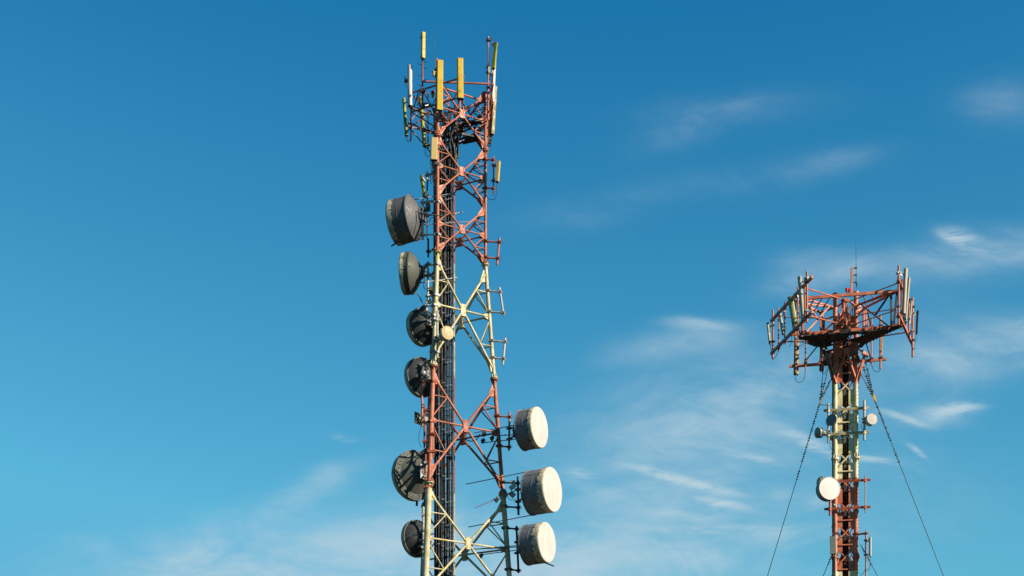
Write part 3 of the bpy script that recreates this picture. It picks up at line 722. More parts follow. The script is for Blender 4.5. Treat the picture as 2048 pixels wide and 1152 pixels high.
    MB().path([P(843, 852, 59.4), P(838.5, 866, 59.4), P(838, 882, 59.4), P(843, 896, 59.5)], .010).build('jumper_cable', M['cable'], t)
    t = thing('radio_unit', 'small white box between the long red pipe and the near leg', 'radio unit', P(853.5, 849, 59.6))
    MB().bar(P(853.3, 826, 59.6), P(853, 849, 59.6), .11, .08).build('housing', M['white'], t)
    # ---- big dishes, left side
    gl = 'large dishes facing away on the left of the near tower'; gr = 'white-faced drum dishes on the right of the near tower'
    pp = P(845.5, 440, 59.25)
    dish('large grey drum dish, uppermost on the left, with torn cream cover and a spout', P(788.5, 446.5, 59.8), .85, .80, -115, -4, 'dishface', 'shroud', 'shroud', deep=.34, skirt=.17, ragged=.09, pole=(pp.x, pp.y), group=gl, hooks=9,
         rods=[(P(817, 401, 59.4), P(905, 387, 60.0)), (P(804, 418, 59.2), P(888, 433, 58.5)), (P(850, 449, 59.4), P(945, 443, 60.0)), (P(910, 427.5, 60.2), P(925.5, 424, 60.4))],
         spout=(P(802, 480, 59.6), P(783, 492, 59.5)))
    pp = P(856, 545, 59.2)
    dish('shallow olive-grey dish with a lit conical back, second from the top on the left', P(806.5, 548, 59.6), .775, .33, -105, 1, 'dishface', 'shroud_olive', 'shroud_olive', deep=.38, skirt=.12, ragged=.05, pole=(pp.x, pp.y), group=gl, hooks=10,
         rods=[(P(842, 540, 59.3), P(915, 566, 58.8)), (P(838, 566, 59.3), P(915, 555, 60.1))])
    pp = P(853, 645, 59.5)
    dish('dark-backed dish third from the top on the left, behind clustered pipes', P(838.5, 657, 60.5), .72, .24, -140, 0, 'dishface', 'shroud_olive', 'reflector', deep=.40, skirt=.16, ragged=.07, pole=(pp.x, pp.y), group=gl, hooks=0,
         rods=[(P(836, 588, 59.8), P(850, 615, 59.5)), (P(826, 640, 59.9), P(856, 612, 59.4))])
    pp = P(852.5, 753, 59.9)
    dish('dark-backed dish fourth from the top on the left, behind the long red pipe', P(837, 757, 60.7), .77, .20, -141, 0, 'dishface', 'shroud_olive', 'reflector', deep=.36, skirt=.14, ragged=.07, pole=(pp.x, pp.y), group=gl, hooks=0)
    t = thing('radio_unit', 'small round grey unit on the dark back of the fourth left dish', 'radio unit', P(846, 746, 59.8))
    q = P(846.5, 745.5, 59.75); MB().lathe(q, V((.1, -1, 0)), [(-.12, .11), (0, .115), (0, .115), (.03, .10), (.05, 0)], n=20).build('housing', M['galv'], t)
    pp = P(851, 940, 59.5)
    dish('very large olive-grey dish with holes round its back rim, lower left', P(823, 954, 60.5), .97, .28, -147, 0, 'dishface', 'shroud_olive', 'shroud_olive', deep=.42, skirt=.16, ragged=.06, pole=(pp.x, pp.y), group=gl, hooks=0, holes=True,
         rods=[(P(784, 949, 60.3), P(860, 890, 59.2)), (P(815, 940, 60.0), P(850, 898, 59.5))], spout=(P(834, 999, 60.6), P(833.5, 1012, 60.6)))
    pp = P(846.5, 1075, 59.9)
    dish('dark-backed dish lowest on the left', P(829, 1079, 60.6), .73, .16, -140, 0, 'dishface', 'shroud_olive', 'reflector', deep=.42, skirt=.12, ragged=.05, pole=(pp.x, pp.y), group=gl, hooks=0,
         rods=[(P(818, 1073, 60.0), P(850, 1062, 59.3))])
    # ---- big drum dishes, right side
    pp = P(1019, 862, 59.85)
    dish('white-faced grey drum dish, uppermost on the right', P(1079.3, 854.6, 59.05), .775, .70, 58, 0, 'dishface', 'shroud_right', 'shroud', deep=.22, skirt=.12, ragged=.06, pole=(pp.x, pp.y), group=gr,
         rods=[(P(1030, 850, 59.5), P(948, 866, 60.2)), (P(1032, 869, 59.6), P(985, 872, 60.3)), (P(1034, 878, 59.6), P(962, 886, 60.3))])
    pp = P(1036, 992, 59.85)
    dish('white-faced grey drum dish in the middle on the right, largest of the right three', P(1105.3, 979, 59.0), .855, .93, 57, 0, 'dishface', 'shroud_right', 'shroud', deep=.20, skirt=.18, ragged=.10, pole=(pp.x, pp.y), group=gr,
         rods=[(P(1056, 943, 59.3), P(932, 968.5, 60.6)), (P(1048, 974, 59.4), P(950, 1015.5, 59.3)), (P(1068, 1029.5, 59.4), P(937, 1054, 60.6))])
    pp = P(1034.5, 1095, 59.85)
    dish('white-faced grey drum dish, lowest on the right, with a spout under its rim', P(1094.2, 1084.6, 59.0), .775, .84, 57, 0, 'dishface', 'shroud_right', 'shroud', deep=.20, skirt=.19, ragged=.11, pole=(pp.x, pp.y), group=gr,
         rods=[(P(1036, 1091, 59.6), P(960, 1097.5, 60.3)), (P(1036, 1100, 59.7), P(965, 1109, 60.4)), (P(1036, 1094, 59.7), P(915, 1100, 60.5))], spout=(P(1089, 1125, 59.2), P(1107, 1132, 58.9)))
    # two tilted radio boxes between the leg and the middle dish
    t = thing('radio_unit', 'white tilted radio box, the upper of two beside the middle right dish', 'radio unit', P(1026, 977, 59.6))
    c = P(1024.5, 974, 59.55); e = V((.75, .1, .62)).normalized(); 
    MB().bar(c-e*.10, c+e*.14, .18, .16, V((-.6, 0, .8))).build('housing', M['white'], t)
    MB().bar(P(1020, 964, 59.6), P(1030, 964, 59.6), .10, .12).build('bracket', M['galv'], t)
    t = thing('radio_unit', 'grey shaded tilted radio box, the lower of two beside the middle right dish', 'radio unit', P(1026, 992, 59.6))
    c = P(1024.5, 989, 59.55); e = V((.75, .1, -.62)).normalized()
    MB().bar(c-e*.12, c+e*.12, .18, .16, V((.6, 0, .8))).build('housing', M['galv_light'], t)
    MB().path([P(1019, 984, 59.6), P(1015, 992, 59.6), P(1021, 1000, 59.6), P(1031, 998, 59.6)], .011).build('jumper_cable', M['cable'], t)
    # grey radio behind uppermost left dish
    t = thing('radio_unit', 'grey radio box between the uppermost left dish and the near leg', 'radio unit', P(856, 420, 59.3))
    MB().bar(P(856.5, 405, 59.3), P(855.5, 422, 59.3), .20, .14).bar(P(851, 404, 59.3), P(868, 402, 59.0), .06, .07).build('housing', M['galv'], t)
    MB().tube(P(856, 416, 59.18), P(856, 416, 59.3), .05, n=12).build('port', M['black'], t)
    # cluster of radios and clamps at the third left dish
    t = thing('radio_unit', 'mossy dark radio cluster above the third left dish', 'radio unit', P(856, 590, 59.6))
    mb = MB(); mb.bar(P(861, 575, 59.6), P(861, 590, 59.6), .17, .16); mb.bar(P(855, 598, 59.6), P(861, 606, 59.6), .14, .12); mb.bar(P(841, 620, 59.6), P(850, 612, 59.6), .16, .12); mb.build('housing', M['moss_dark'], t)
    mb = MB(); mb.tube(P(852, 629, 59.3), P(861, 632, 59.2), .04, n=8); mb.tube(P(853, 640, 59.3), P(862, 646, 59.3), .05, n=8); mb.bar(P(858, 618, 59.3), P(860, 640, 59.3), .06, .06); mb.build('bracket', M['galv'], t)
    MB().path([P(851, 560, 59.5), P(847, 568, 59.5), P(848, 575, 59.5), P(853, 580, 59.5)], .012).build('jumper_cable', M['cable'], t)
    # red obstruction beacon and whip
    t = thing('beacon', 'small red obstruction light left of the near leg at the head', 'beacon', P(866, 196, 59.3))
    c = P(865.5, 187, 59.3); MB().lathe(c-V((0, 0, .04)), V((0, 0, 1)), [(0, .07), (.10, .075), (.15, .05), (.17, 0)], n=18).build('lens', M['red'], t)
    MB().tube(c-V((0, 0, .15)), c-V((0, 0, .04)), .05, .065, n=12).build('base', M['yellow'], t)
    t = thing('whip_antenna', 'hair-thin whip antenna rising above the near tower head', 'whip antenna', P(871, 141, 58.85))
    MB().tube(P(871, 141, 58.85), P(867, 57, 58.85), .011, .006, n=6).build('rod', M['green_thin'], t)
    MB().tube(P(871, 145, 58.85), P(870.8, 139, 58.85), .025, n=8).build('base', M['galv'], t)
    t = thing('lamp_stub', 'small mossy cylinder standing on top of the near leg', 'lightning cap', P(867, 152, 58.85))
    MB().tube(P(867.5, 152, 58.85), P(867, 142, 58.85), .045, .05, n=12).build('body', M['green_yellow'], t)
    # loose cable runs
    cabs = [
        ([P(905, 330, 59.6), P(921, 338, 59.5), P(938, 352, 59.4), P(955, 362, 59.6), P(966, 366, 60)], .018, 'black cable sagging across the upper tower face above the left leg joint'),
        ([P(905, 334, 59.7), P(924, 344, 59.6), P(944, 358, 59.5), P(966, 369, 60)], .014, 'thinner black cable just under the one that sags across the upper face'),
        ([P(925, 240, 60), P(938, 243, 59.8), P(952, 242, 59.8), P(965, 242, 60)], .05, 'thick black cable bunch running from the core to the right leg at the head'),
        ([P(924, 247, 60), P(940, 248, 59.9), P(954, 246, 59.9), P(966, 243, 60)], .05, 'second thick cable bunch just below the bunch at the right leg'),
        ([P(928, 258, 60), P(945, 257, 59.8), P(960, 254, 59.8), P(968, 262, 59.9), P(972, 272, 60)], .016, 'single black cable looping under the head to the right leg'),
        ([P(846, 178, 59.2), P(838, 182, 59.5), P(829, 214, 59.7), P(840, 215, 59.8), P(860, 212, 60), P(870, 224, 60)], .020, 'black cable loop along the left head frame'),
        ([P(826, 247, 59.7), P(842, 256, 59.9), P(860, 262, 60.2), P(874, 266, 60.2)], .028, 'thick black cable along the lower left head strut'),
        ([P(844, 212, 59.3), P(850, 206, 59.4), P(862, 212, 59.6), P(868, 226, 59.8)], .022, 'black cable bending from the tall left pipe to the core'),
        ([P(853, 343, 59.6), P(862, 348, 59.2), P(868, 340, 58.9), P(876, 336, 59.0), P(884, 350, 59.4)], .014, 'tangled black cable round the near leg beside the small mossy panel'),
        ([P(862, 368, 59), P(861, 356, 59), P(864, 345, 58.9), P(872, 360, 58.7), P(878, 352, 58.9)], .012, 'thin black cable loop on the near leg above the uppermost left dish'),
        ([P(858, 444, 59.5), P(862, 436, 59.3), P(870, 436, 59.1), P(880, 442, 59.4)], .014, 'short black cable from the uppermost left dish to the near leg'),
        ([P(918, 192, 58.4), P(919, 210, 58.5), P(914, 228, 59.0), P(906, 246, 59.6), P(902, 266, 59.9)], .018, 'black cable dropping from the rounded yellow panel into the core'),
        ([P(880, 222, 58.3), P(884, 238, 58.8), P(892, 250, 59.4), P(893, 275, 59.9)], .018, 'black cable dropping from the wide yellow panel into the core'),
        ([P(960, 868, 60), P(952, 880, 60.1), P(940, 882, 60.1), P(925, 876, 60.1)], .02, 'dark cable hanging between brace and core beside the uppermost right dish'),
    ]
    for pts, r, lab in cabs: tag(MB().path(pts, r, n=8, sub=6).build('cable_run', M['cable']), lab, 'cable')
    # hanging tangle in core of the head (cable tails, tied)
    rnd = random.Random(11)
    for i in range(22):
        x = rnd.uniform(2.85, 3.75); y = rnd.uniform(59.7, 60.4); z0 = rnd.uniform(30.9, 32.2); z1 = rnd.uniform(28.9, 30.6)
        q = [V((x+rnd.uniform(-.35, .35), y+rnd.uniform(-.3, .3), z0)), V((x+rnd.uniform(-.15, .15), y, z0-.5)), V((x, y, (z0+z1)/2)), V((x+rnd.uniform(-.05, .05), y, z1))]
        o = MB().path(q, rnd.uniform(.018, .038), n=7, sub=4).build('cable_tail', M['cable_lit'] if i % 4 == 0 else M['cable'])
        tag(o, 'short cable tail in the tangle filling the core under the near tower head', 'cable', 'cable tails in the core of the near tower head')
    # clamps with round bodies on the rods by the right dishes
    for (px, py, Y, lab) in ((968, 867, 60.0, 'upper dark rod clamp left of the uppermost right dish'), (966, 881, 60.2, 'lower dark rod clamp left of the uppermost right dish'), (984, 876, 60.2, 'dark rod clamp touching the right leg'), (993, 999, 59.3, 'dark rod clamp at the white brace end below the red section'), (962, 1111, 60.4, 'dark sleeve on the lowest long rod by the right leg')):
        mb = MB(); q = P(px, py, Y); mb.tube(q-V((.08, 0, .02)), q+V((.08, 0, .02)), .06, n=10); mb.tube(q-V((0, 0, .13)), q+V((0, 0, .13)), .016, n=6); mb.tube(q-V((.04, .1, .10)), q+V((.03, .1, .13)), .014, n=6); mb.bar(q-V((.05, 0, .09)), q+V((.05, 0, -.09)), .09, .03)
        tag(mb.build('rod_clamp', M['dark']), lab, 'clamp')

# ------------------------------------------------------------------ far mast (three tubes with batten plates)
LB = {'L': V((23.62, 75.36, 0)), 'R': V((24.60, 75.155, 0))}
_m = (LB['L']+LB['R'])/2; _e = (LB['R']-LB['L']).normalized()
LB['B'] = _m + V((-_e.y, _e.x, 0))*(.866*(LB['R']-LB['L']).length)
ZUP, ZLO, ZDK = 30.17, 28.5, 28.40
def at2(px, py, Z=None, Y=None):
    """point seen at (px, py): at level Z, or at distance Y"""
    if Z is not None: Y = Z*F/(HY-py)
    return P(px, py, Y)

def build_mast():
    t = thing('guyed_mast', 'far guyed mast with a platform head, painted red-orange and white', 'mast', (LB['L'].x+.49, 75.5, GZ))
    TOP = 30.85; z_ = V((0, 0, 1)); rr = .108
    cr = [24.98+k*1.229 for k in range(-21, 5)]
    for k in 'LRB':
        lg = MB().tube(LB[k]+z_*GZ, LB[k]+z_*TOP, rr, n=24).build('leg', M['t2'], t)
        for z in (27.48, 22.55, 17.6, 12.7):
            mb = MB(); p = LB[k]+z_*z
            mb.tube(p+z_*.01, p+z_*.04, rr+.085, n=24); mb.tube(p-z_*.04, p-z_*.01, rr+.085, n=24)
            for i in range(8):
                a = 2*math.pi*i/8; e = V((math.cos(a), math.sin(a), 0))
                for sg in (1, -1): mb.plate([p+e*rr+z_*sg*.04, p+e*(rr+.08)+z_*sg*.04, p+e*rr+z_*sg*.26], .014)
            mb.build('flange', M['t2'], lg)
        if k == 'R':
            mb = MB(); z = 12.
            while z < 30: mb.tube(LB[k]+z_*z+V((.06, -.09, 0)), LB[k]+z_*z+V((.10, -.15, 0)), .012, n=5); z += .19
            mb.build('step_bolt', M['dark'], lg)['kind'] = 'stuff'
    for a, b in (('L', 'R'), ('R', 'B'), ('B', 'L')):
        A, B = LB[a], LB[b]; e = (B-A).normalized(); n = e.cross(z_).normalized(); s = (B-A).length
        mb = MB(); pw = .352; low_mb = MB()
        for i, c in enumerate(cr[:-1]):
            z0, z1 = c+.20, cr[i+1]-.20
            if z1 > TOP: continue
            for q, sg in ((A, 1), (B, -1)):
                x0, x1, xc = rr*.9, pw, pw-.075
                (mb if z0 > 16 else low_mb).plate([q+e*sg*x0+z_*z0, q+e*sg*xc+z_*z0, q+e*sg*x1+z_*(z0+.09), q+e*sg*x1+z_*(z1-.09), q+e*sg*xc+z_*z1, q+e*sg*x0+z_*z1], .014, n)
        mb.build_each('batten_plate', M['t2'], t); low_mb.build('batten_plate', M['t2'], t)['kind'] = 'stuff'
        mb = MB(); bm = MB(); low_mb = MB()
        for c in cr:
            for sg in (1, -1):
                p0 = A+e*.17+z_*(c-sg*.36)+n*.02*sg; p1 = A+e*(s-.17)+z_*(c+sg*.36)+n*.02*sg
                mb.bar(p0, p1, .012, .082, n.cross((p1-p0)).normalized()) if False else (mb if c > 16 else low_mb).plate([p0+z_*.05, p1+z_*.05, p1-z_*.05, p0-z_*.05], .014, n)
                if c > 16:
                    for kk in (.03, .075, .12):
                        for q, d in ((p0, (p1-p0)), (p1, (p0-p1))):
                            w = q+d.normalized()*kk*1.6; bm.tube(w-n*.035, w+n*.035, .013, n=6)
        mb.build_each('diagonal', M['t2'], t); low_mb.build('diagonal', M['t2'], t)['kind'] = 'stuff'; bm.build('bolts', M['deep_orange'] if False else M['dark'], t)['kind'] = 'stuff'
        mb = MB()
        for i, c in enumerate(cr[:-1]):
            if (i % 2 == 0 or c < 18.5) and c > 14: mb.bar(A+e*.14+z_*(c+.61)+n*.03, A+e*(s-.14)+z_*(c+.61)+n*.03, .07, .055)
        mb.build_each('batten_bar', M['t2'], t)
    # black tubes added to darken the shaft slot; then outer cable and inner rail
    mb = MB(); c0 = (LB['L']+LB['R'])*.5
    for dx in (-.10, -.035, .03, .095, .16, .22): mb.tube(V((c0.x+dx, c0.y+.30-.2*dx, GZ)), V((c0.x+dx, c0.y+.30-.2*dx, 29.8)), .031, n=8)
    mb.build('slot_shade_tubes', M['black'], t)
    mb = MB(); q = LB['L']+V((-.135, -.0, 0)); mb.tube(q+z_*GZ, q+z_*28, .022, n=8)
    z = 13.
    while z < 27: mb.tube(q+z_*z+V((-.06, 0, 0)), q+z_*z, .028, n=6); z += 1.23
    mb.build('outer_cable', M['cable'], t)
    q = LB['R']+V((-.06, .25, 0)); MB().bar(q+z_*GZ, q+z_*29.3, .03, .03).build('inner_rail', M['t2'], t)
    # leg head collars
    for k in 'LRB': MB().tube(LB[k]+z_*(TOP-.06), LB[k]+z_*(TOP+.02), rr+.03, n=20).build('leg_cap', M['t2'], t)

    # ---- platform head
    FLT, FRT = at2(1606, 597, ZUP), at2(1783, 583, ZUP)
    FLB, FRB = at2(1609, 667.5, ZLO), at2(1781, 654.5, ZLO)
    BL_, BR_ = at2(1641, 625, ZUP), at2(1732, 614.5, ZUP)
    star = [FLT, FRT, at2(1800, 580, ZUP), BR_, V((24.95, 76.7, ZUP)), V((24.7, 78.3, ZUP)), V((24.0, 78.4, ZUP)), V((23.55, 76.9, ZUP)), BL_, at2(1597, 606, ZUP)]
    mb = MB(); mb.bar(FLT, FRT, .10, .14); mb.bar(FLB, FRB, .10, .15); mb.build('front_beam', M['t2'], t)
    low = [V((p.x, p.y, ZLO)) for p in star]
    for nm, pts in (('upper_ring', star), ('lower_ring', low)):
        mb = MB()
        for i in range(len(pts)):
            if i == 0: continue
            mb.bar(pts[i], pts[(i+1) % len(pts)], .07, .10)
        for k in 'LRB':
            L0 = V((LB[k].x, LB[k].y, pts[0].z))
            for j in {'L': (0, 8, 9), 'R': (1, 2, 3), 'B': (4, 5, 6, 7)}[k]: mb.bar(L0, pts[j], .055, .075)
        # lacing in the two front outriggers
        for (i0, j0, i1, j1, m_) in ((0, 0, 8, 8, 4), (1, 1, 3, 3, 4)):
            f0, f1 = (pts[0], pts[0].lerp(pts[1], .36)) if i0 == 0 else (pts[1], pts[1].lerp(pts[0], .36))
            g0, g1 = (pts[9], pts[8]) if i0 == 0 else (pts[2], pts[3])
            for q in range(m_):
                mb.bar(f0.lerp(f1, (q+.5)/m_), g0.lerp(g1, (q+1)/m_), .04, .05)
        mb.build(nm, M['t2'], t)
    # deck: open grating slats with edge, between lower ring and the shaft
    mb = MB(); dk = [(p.x, p.y) for p in low]
    def inside(x, y):
        c = False; n_ = len(dk)
        for i in range(n_):
            (x0, y0), (x1, y1) = dk[i], dk[(i+1) % n_]
            if (y0 > y) != (y1 > y) and x < (x1-x0)*(y-y0)/(y1-y0)+x0: c = not c
        return c
    x = 21.0
    while x < 27:
        y = 73.; run = None
        while y < 79:
            ins = inside(x, y) and not (23.45 < x < 24.8 and 75.0 < y < 76.3)
            hole = (math.sin(x*3.1+y*2.3)+math.sin(x*1.7-y*2.9)) > 1.15
            ins = ins and not hole
            if ins and run is None: run = y
            if not ins and run is not None: mb.bar(V((x, run, ZDK-.06)), V((x, y, ZDK-.06)), .065, .04); run = None
            y += .05
        x += .095
    mb.build('deck_grating', M['grating'], t)
    mb = MB()
    for (a, b) in ((low[0].lerp(low[1], .12), low[8].lerp(low[7], .5)), (low[0].lerp(low[1], .28), low[7]), (low[1].lerp(low[0], .12), low[3]), (low[1].lerp(low[0], .3), low[4]), (low[9], low[3]), (low[2], low[8])):
        mb.bar(a-z_*.12, b-z_*.12, .05, .08)
    mb.build_each('deck_joist', M['grating'], t)  # joists get the under-deck shade as dark colour instead of mast paint
    # posts and diagonals between the two levels
    def lo(p): return V((p.x, p.y, ZLO))
    mb = MB()
    mb.bar(FLT, lo(FLT), .09, .09); mb.bar(star[9], lo(star[9]), .07, .07); mb.bar(BL_, lo(BL_), .075, .075, None); mb.bar(BR_, lo(BR_), .075, .075)
    mb.build_each('post', M['t2'], t)
    mb = MB(); mb.bar(at2(1782, 588, Y=73.45), at2(1783, 655, Y=73.45), .10, .06); mb.bar(at2(1794, 583, Y=73.3), at2(1787, 655, Y=73.6), .09, .06); mb.bar(at2(1778, 590, Y=73.6), at2(1750, 631, Y=74.6), .08, .06); mb.bar(at2(1646, 636, Y=76), at2(1646.5, 668, Y=76), .075, .06)
    mb.build_each('dark_brace', M['bluesteel'], t)
    mb = MB()
    mb.bar(at2(1660, 611, Y=74.9), at2(1613, 664, Y=74.6), .11, .07); mb.bar(at2(1617, 610, Y=74.5), at2(1634, 637, Y=74.9), .07, .05)
    mb.bar(at2(1718, 606, Y=74.9), at2(1779, 654, Y=73.8), .10, .07); mb.bar(at2(1635, 637, Y=75), at2(1618, 662, Y=75.1), .05, .05)
    mb.bar(at2(1692, 596, Y=74.3), at2(1694, 660, Y=74.5), .10, .08); mb.bar(at2(1694, 598, Y=74.3), at2(1675, 613, Y=75), .08, .05); mb.bar(at2(1694, 598, Y=74.3), at2(1712, 613, Y=75), .08, .05)
    mb.bar(at2(1700, 616, Y=74.9), at2(1676, 645, Y=75.1), .13, .03); mb.bar(at2(1690, 620, Y=75.2), at2(1684, 655, Y=75.2), .10, .05)
    mb.bar(at2(1693, 662, Y=74.4), at2(1675, 690, Y=75.1), .11, .08)
    mb.tube(at2(1727, 620, Y=75.3), at2(1727, 658, Y=75.3), .05, n=10); mb.tube(at2(1729, 622, Y=75.5), at2(1737, 652, Y=75.6), .03, n=8)
    mb.bar(at2(1712, 622, Y=76.5), at2(1724, 619, Y=76.6), .06, .12); mb.bar(at2(1706, 605, Y=75), at2(1704, 650, Y=75.4), .04, .03)
    mb.build_each('knee_brace', M['t2'], t)
    # ties in front of the shaft
    mb = MB()
    for (p, q, r_) in (((1616, 577.5, 72.4), (1698, 603, 74.3), .032), ((1795, 566.5, 72.9), (1698, 603, 74.3), .030), ((1616, 631, 72.4), (1697, 652.5, 74.3), .032), ((1794, 619, 72.9), (1697, 652.5, 74.3), .030),
                       ((1793, 617, 73.2), (1714, 630.5, 75.6), .026), ((1560, 634, 76.2), (1662, 637, 75.3), .026), ((1562, 682.5, 76.2), (1622, 684, 75.6), .034), ((1754, 674, 75.4), (1813, 664.5, 74.4), .034), ((1713, 631, 75.7), (1730, 629, 75.6), .026)):
        mb.tube(P(*p), P(*q), r_, n=8)
    mb.build_each('tie_rod', M['t2'], t)
    # sector frames: rails
    NL, FL_ = V((21.38, 71.7, 0)), V((20.88, 77.1, 0)); NR, FR_ = V((25.55, 71.9, 0)), V((27.55, 75.6, 0)); B0, B1 = V((22.33, 78.95, 0)), V((27.08, 77.9, 0))
    for nm, a, b in (('left', NL, FL_), ('right', NR, FR_), ('back', B0, B1)):
        mb = MB()
        for Z in (ZUP, ZLO): mb.bar(a+z_*Z, b+z_*Z, .11, .13)
        if nm == 'back':
            for s_ in (.3, .6):
                q = a.lerp(b, s_); mb.bar(q+z_*ZLO, V((24.3, 77, ZUP)), .06, .06)
        mb.build('sector_frame', M['t2'], t)
    # cone of brackets under the deck, for the guys
    mb = MB(); ce = (LB['L']+LB['R']+LB['B'])/3
    for k in 'LRB':
        o = (LB[k]-ce).normalized(); side = o.cross(z_)
        tip = LB[k]+o*.46+z_*27.65
        for sg in (-1, 1):
            mb.bar(LB[k]+side*sg*.10+z_*26.3, tip+side*sg*.05, .09, .06); mb.bar(LB[k]+z_*28.1, tip+side*sg*.05, .08, .06)
        mb.plate([LB[k]+o*.09+z_*26.2, LB[k]+o*.28+z_*26.7, LB[k]+o*.24+z_*27.1, LB[k]+o*.09+z_*27.1], .03)
        mb.bar(tip-side*.34, tip+side*.34, .06, .22)
    tips = []
    for a, b in (('L', 'R'), ('R', 'B'), ('B', 'L')):
        m_ = (LB[a]+LB[b])/2; o = (m_-ce).normalized(); tip = m_+o*.40+z_*27.8
        mb.bar(LB[a]+z_*26.45+o*.08, tip, .08, .06); mb.bar(LB[b]+z_*26.45+o*.08, tip, .08, .06)
        s_ = o.cross(z_); mb.plate([tip-s_*.16+z_*.14, tip+s_*.16+z_*.14, tip+s_*.12-z_*.14, tip-s_*.12-z_*.14], .06)
        mb.bar(LB[a]+z_*27.0, LB[b]+z_*27.9, .06, .05); mb.bar(LB[b]+z_*27.0, LB[a]+z_*27.9, .06, .05)
    mb.build('guy_bracket', M['t2'], t)
    # crossbars with their saddles
    for zp, py0, py1, x0, x1 in ((1, 820, 814.5, 1650.5, 1735.5), (1, 868.5, 862.5, 1650, 1736), (1, 964, 958.5, 1655, 1738), (1, 1018.5, 1012, 1652, 1738.5)):
        Z = (HY-(py0+py1)/2)*74.98/F
        a, b = at2(x0, py0, Z), at2(x1, py1, Z); a.y -= .0; b.y += 0
        # put the bar just in front of the legs
        d = _e; c = (LB['L']+LB['R'])/2 + V((_e.y, -_e.x, 0))*.19; wa = -(1692.5-x0)*.0251; wb = (x1-1692.5)*.0251
        A_, B_ = V((c.x, c.y, Z))+d*wa/d.x*1.0, V((c.x, c.y, Z))+d*wb/d.x*1.0
        mb = MB(); mb.bar(A_, B_, .07, .02); mb.bar(A_+z_*.05, B_+z_*.05, .07, .014); mb.bar(A_-z_*.05, B_-z_*.05, .07, .014); mb.bar(A_+V((_e.y, -_e.x, 0))*-.03, B_+V((_e.y, -_e.x, 0))*-.03, .014, .10)
        for k in 'LR':
            p = LB[k]+z_*Z; mb.tube(p-z_*.16, p-z_*.06, rr+.03, n=18); mb.tube(p+z_*.06, p+z_*.11, rr+.03, n=18)
        mb.build('crossbar', M['t2'], t)
        BARS.append((A_, B_, Z))
    return t
BARS = []

def coil(mb, a, b, step=.1, r=.05):
    """short lugs winding round a wire"""
    d = (b-a); n = max(2, int(d.length/step)); x, y, dn = MB.frame(d)
    for i in range(n):
        q = a+d*((i+.5)/n); e = x*math.cos(i*2.2)+y*math.sin(i*2.2)
        mb.bar(q-e*r*.7, q+e*r, .045, .045)

def build_guys():
    g = 'guy wires of the far mast'
    YJ = P(1640.5, 803, 75.2); YR = P(1748, 797, 74.8)
    def wire(a, b, lab, coils=(), r=.017, extend=False, tint='cable'):
        if extend: d = (b-a); b = a + d*((GZ-a.z)/d.z)
        t = thing('guy_wire', lab, 'guy wire', a, g)
        MB().tube(a, b, r, n=6).build('wire', M[tint], t)
        for s0, s1 in coils:
            mb = MB(); L_ = (b-a).length; coil(mb, a+(b-a)*(s0/L_), a+(b-a)*(s1/L_), .115, .062); mb.build('insulator_string', M['black'], t)
        return t
    for (px, py, Y, lab, c0) in ((1648, 722, 75.2, 'upper left guy strand, leftmost of the three above the left yoke', 1.1), (1658, 728, 75.0, 'upper left guy strand between the other two above the left yoke', .9), (1667, 748, 75.6, 'upper left guy strand nearest the mast shaft', .45)):
        a = P(px, py, Y); L_ = (YJ-a).length; wire(a, YJ, lab, [(c0, L_-.05)])
    a = P(1650, 700, 75.0); b = P(1666, 750, 75.1); wire(a, b, 'short chain-like strand from the deck to the left mast leg', [(.4, 1.2)])
    for (px, py, Y, lab, c0) in ((1717, 739, 75.0, 'upper right guy strand nearest the mast shaft', .75), (1722.5, 722, 75.1, 'upper right guy strand in the middle above the right yoke', .3), (1728.5, 712, 75.1, 'upper right guy strand, rightmost above the right yoke', .2)):
        a = P(px, py, Y); L_ = (YR-a).length; t = wire(a, YR, lab, [(c0, L_-.1)], tint='cable')
    wire(YJ, P(1535, 1152, 78.2), 'long guy wire running down to the left from the far mast', [(.1, 3.0), (3.4, 3.9)], extend=True)
    wire(YR, P(1887, 1152, 73.2), 'long guy wire running down to the right from the far mast', [(.2, 2.4), (2.8, 3.6)], extend=True)
    wire(P(1721, 1089, 74.9), P(1755, 1152, 74.6), 'lower guy wire leaving the mast to the right near the bottom', [(.1, .95), (1.1, 1.2)], extend=True)
    wire(P(1664, 1110, 74.9), P(1646.5, 1152, 75.3), 'lower guy wire leaving the mast to the left near the bottom', [(.05, .55)], extend=True)
    t = thing('guy_yoke', 'small yellow yoke plate joining the right guy strands', 'yoke plate', YR); MB().plate([YR+V((-.10, 0, .22)), YR+V((.06, 0, .16)), YR+V((.12, 0, -.16)), YR+V((.02, 0, -.16))], .05, V((0, 1, 0))).build('plate', M['yellow'], t)
    t = thing('guy_yoke', 'small grey yoke plate joining the left guy strands', 'yoke plate', YJ); MB().plate([YJ+V((-.05, 0, .22)), YJ+V((.12, 0, .2)), YJ+V((.05, 0, -.1)), YJ+V((-.03, 0, -.1))], .05, V((0, 1, 0))).build('plate', M['galv'], t)
    t = thing('bracket', 'small pipe bracket between the left yoke and the mast pipe', 'bracket', P(1650, 811, 75)); MB().tube(P(1642, 809, 75), P(1660, 811.5, 74.8), .018, n=6).build('rod', M['galv'], t); MB().bar(P(1643, 806, 75), P(1643.5, 811, 75), .05, .05).build('clip', M['galv'], t)

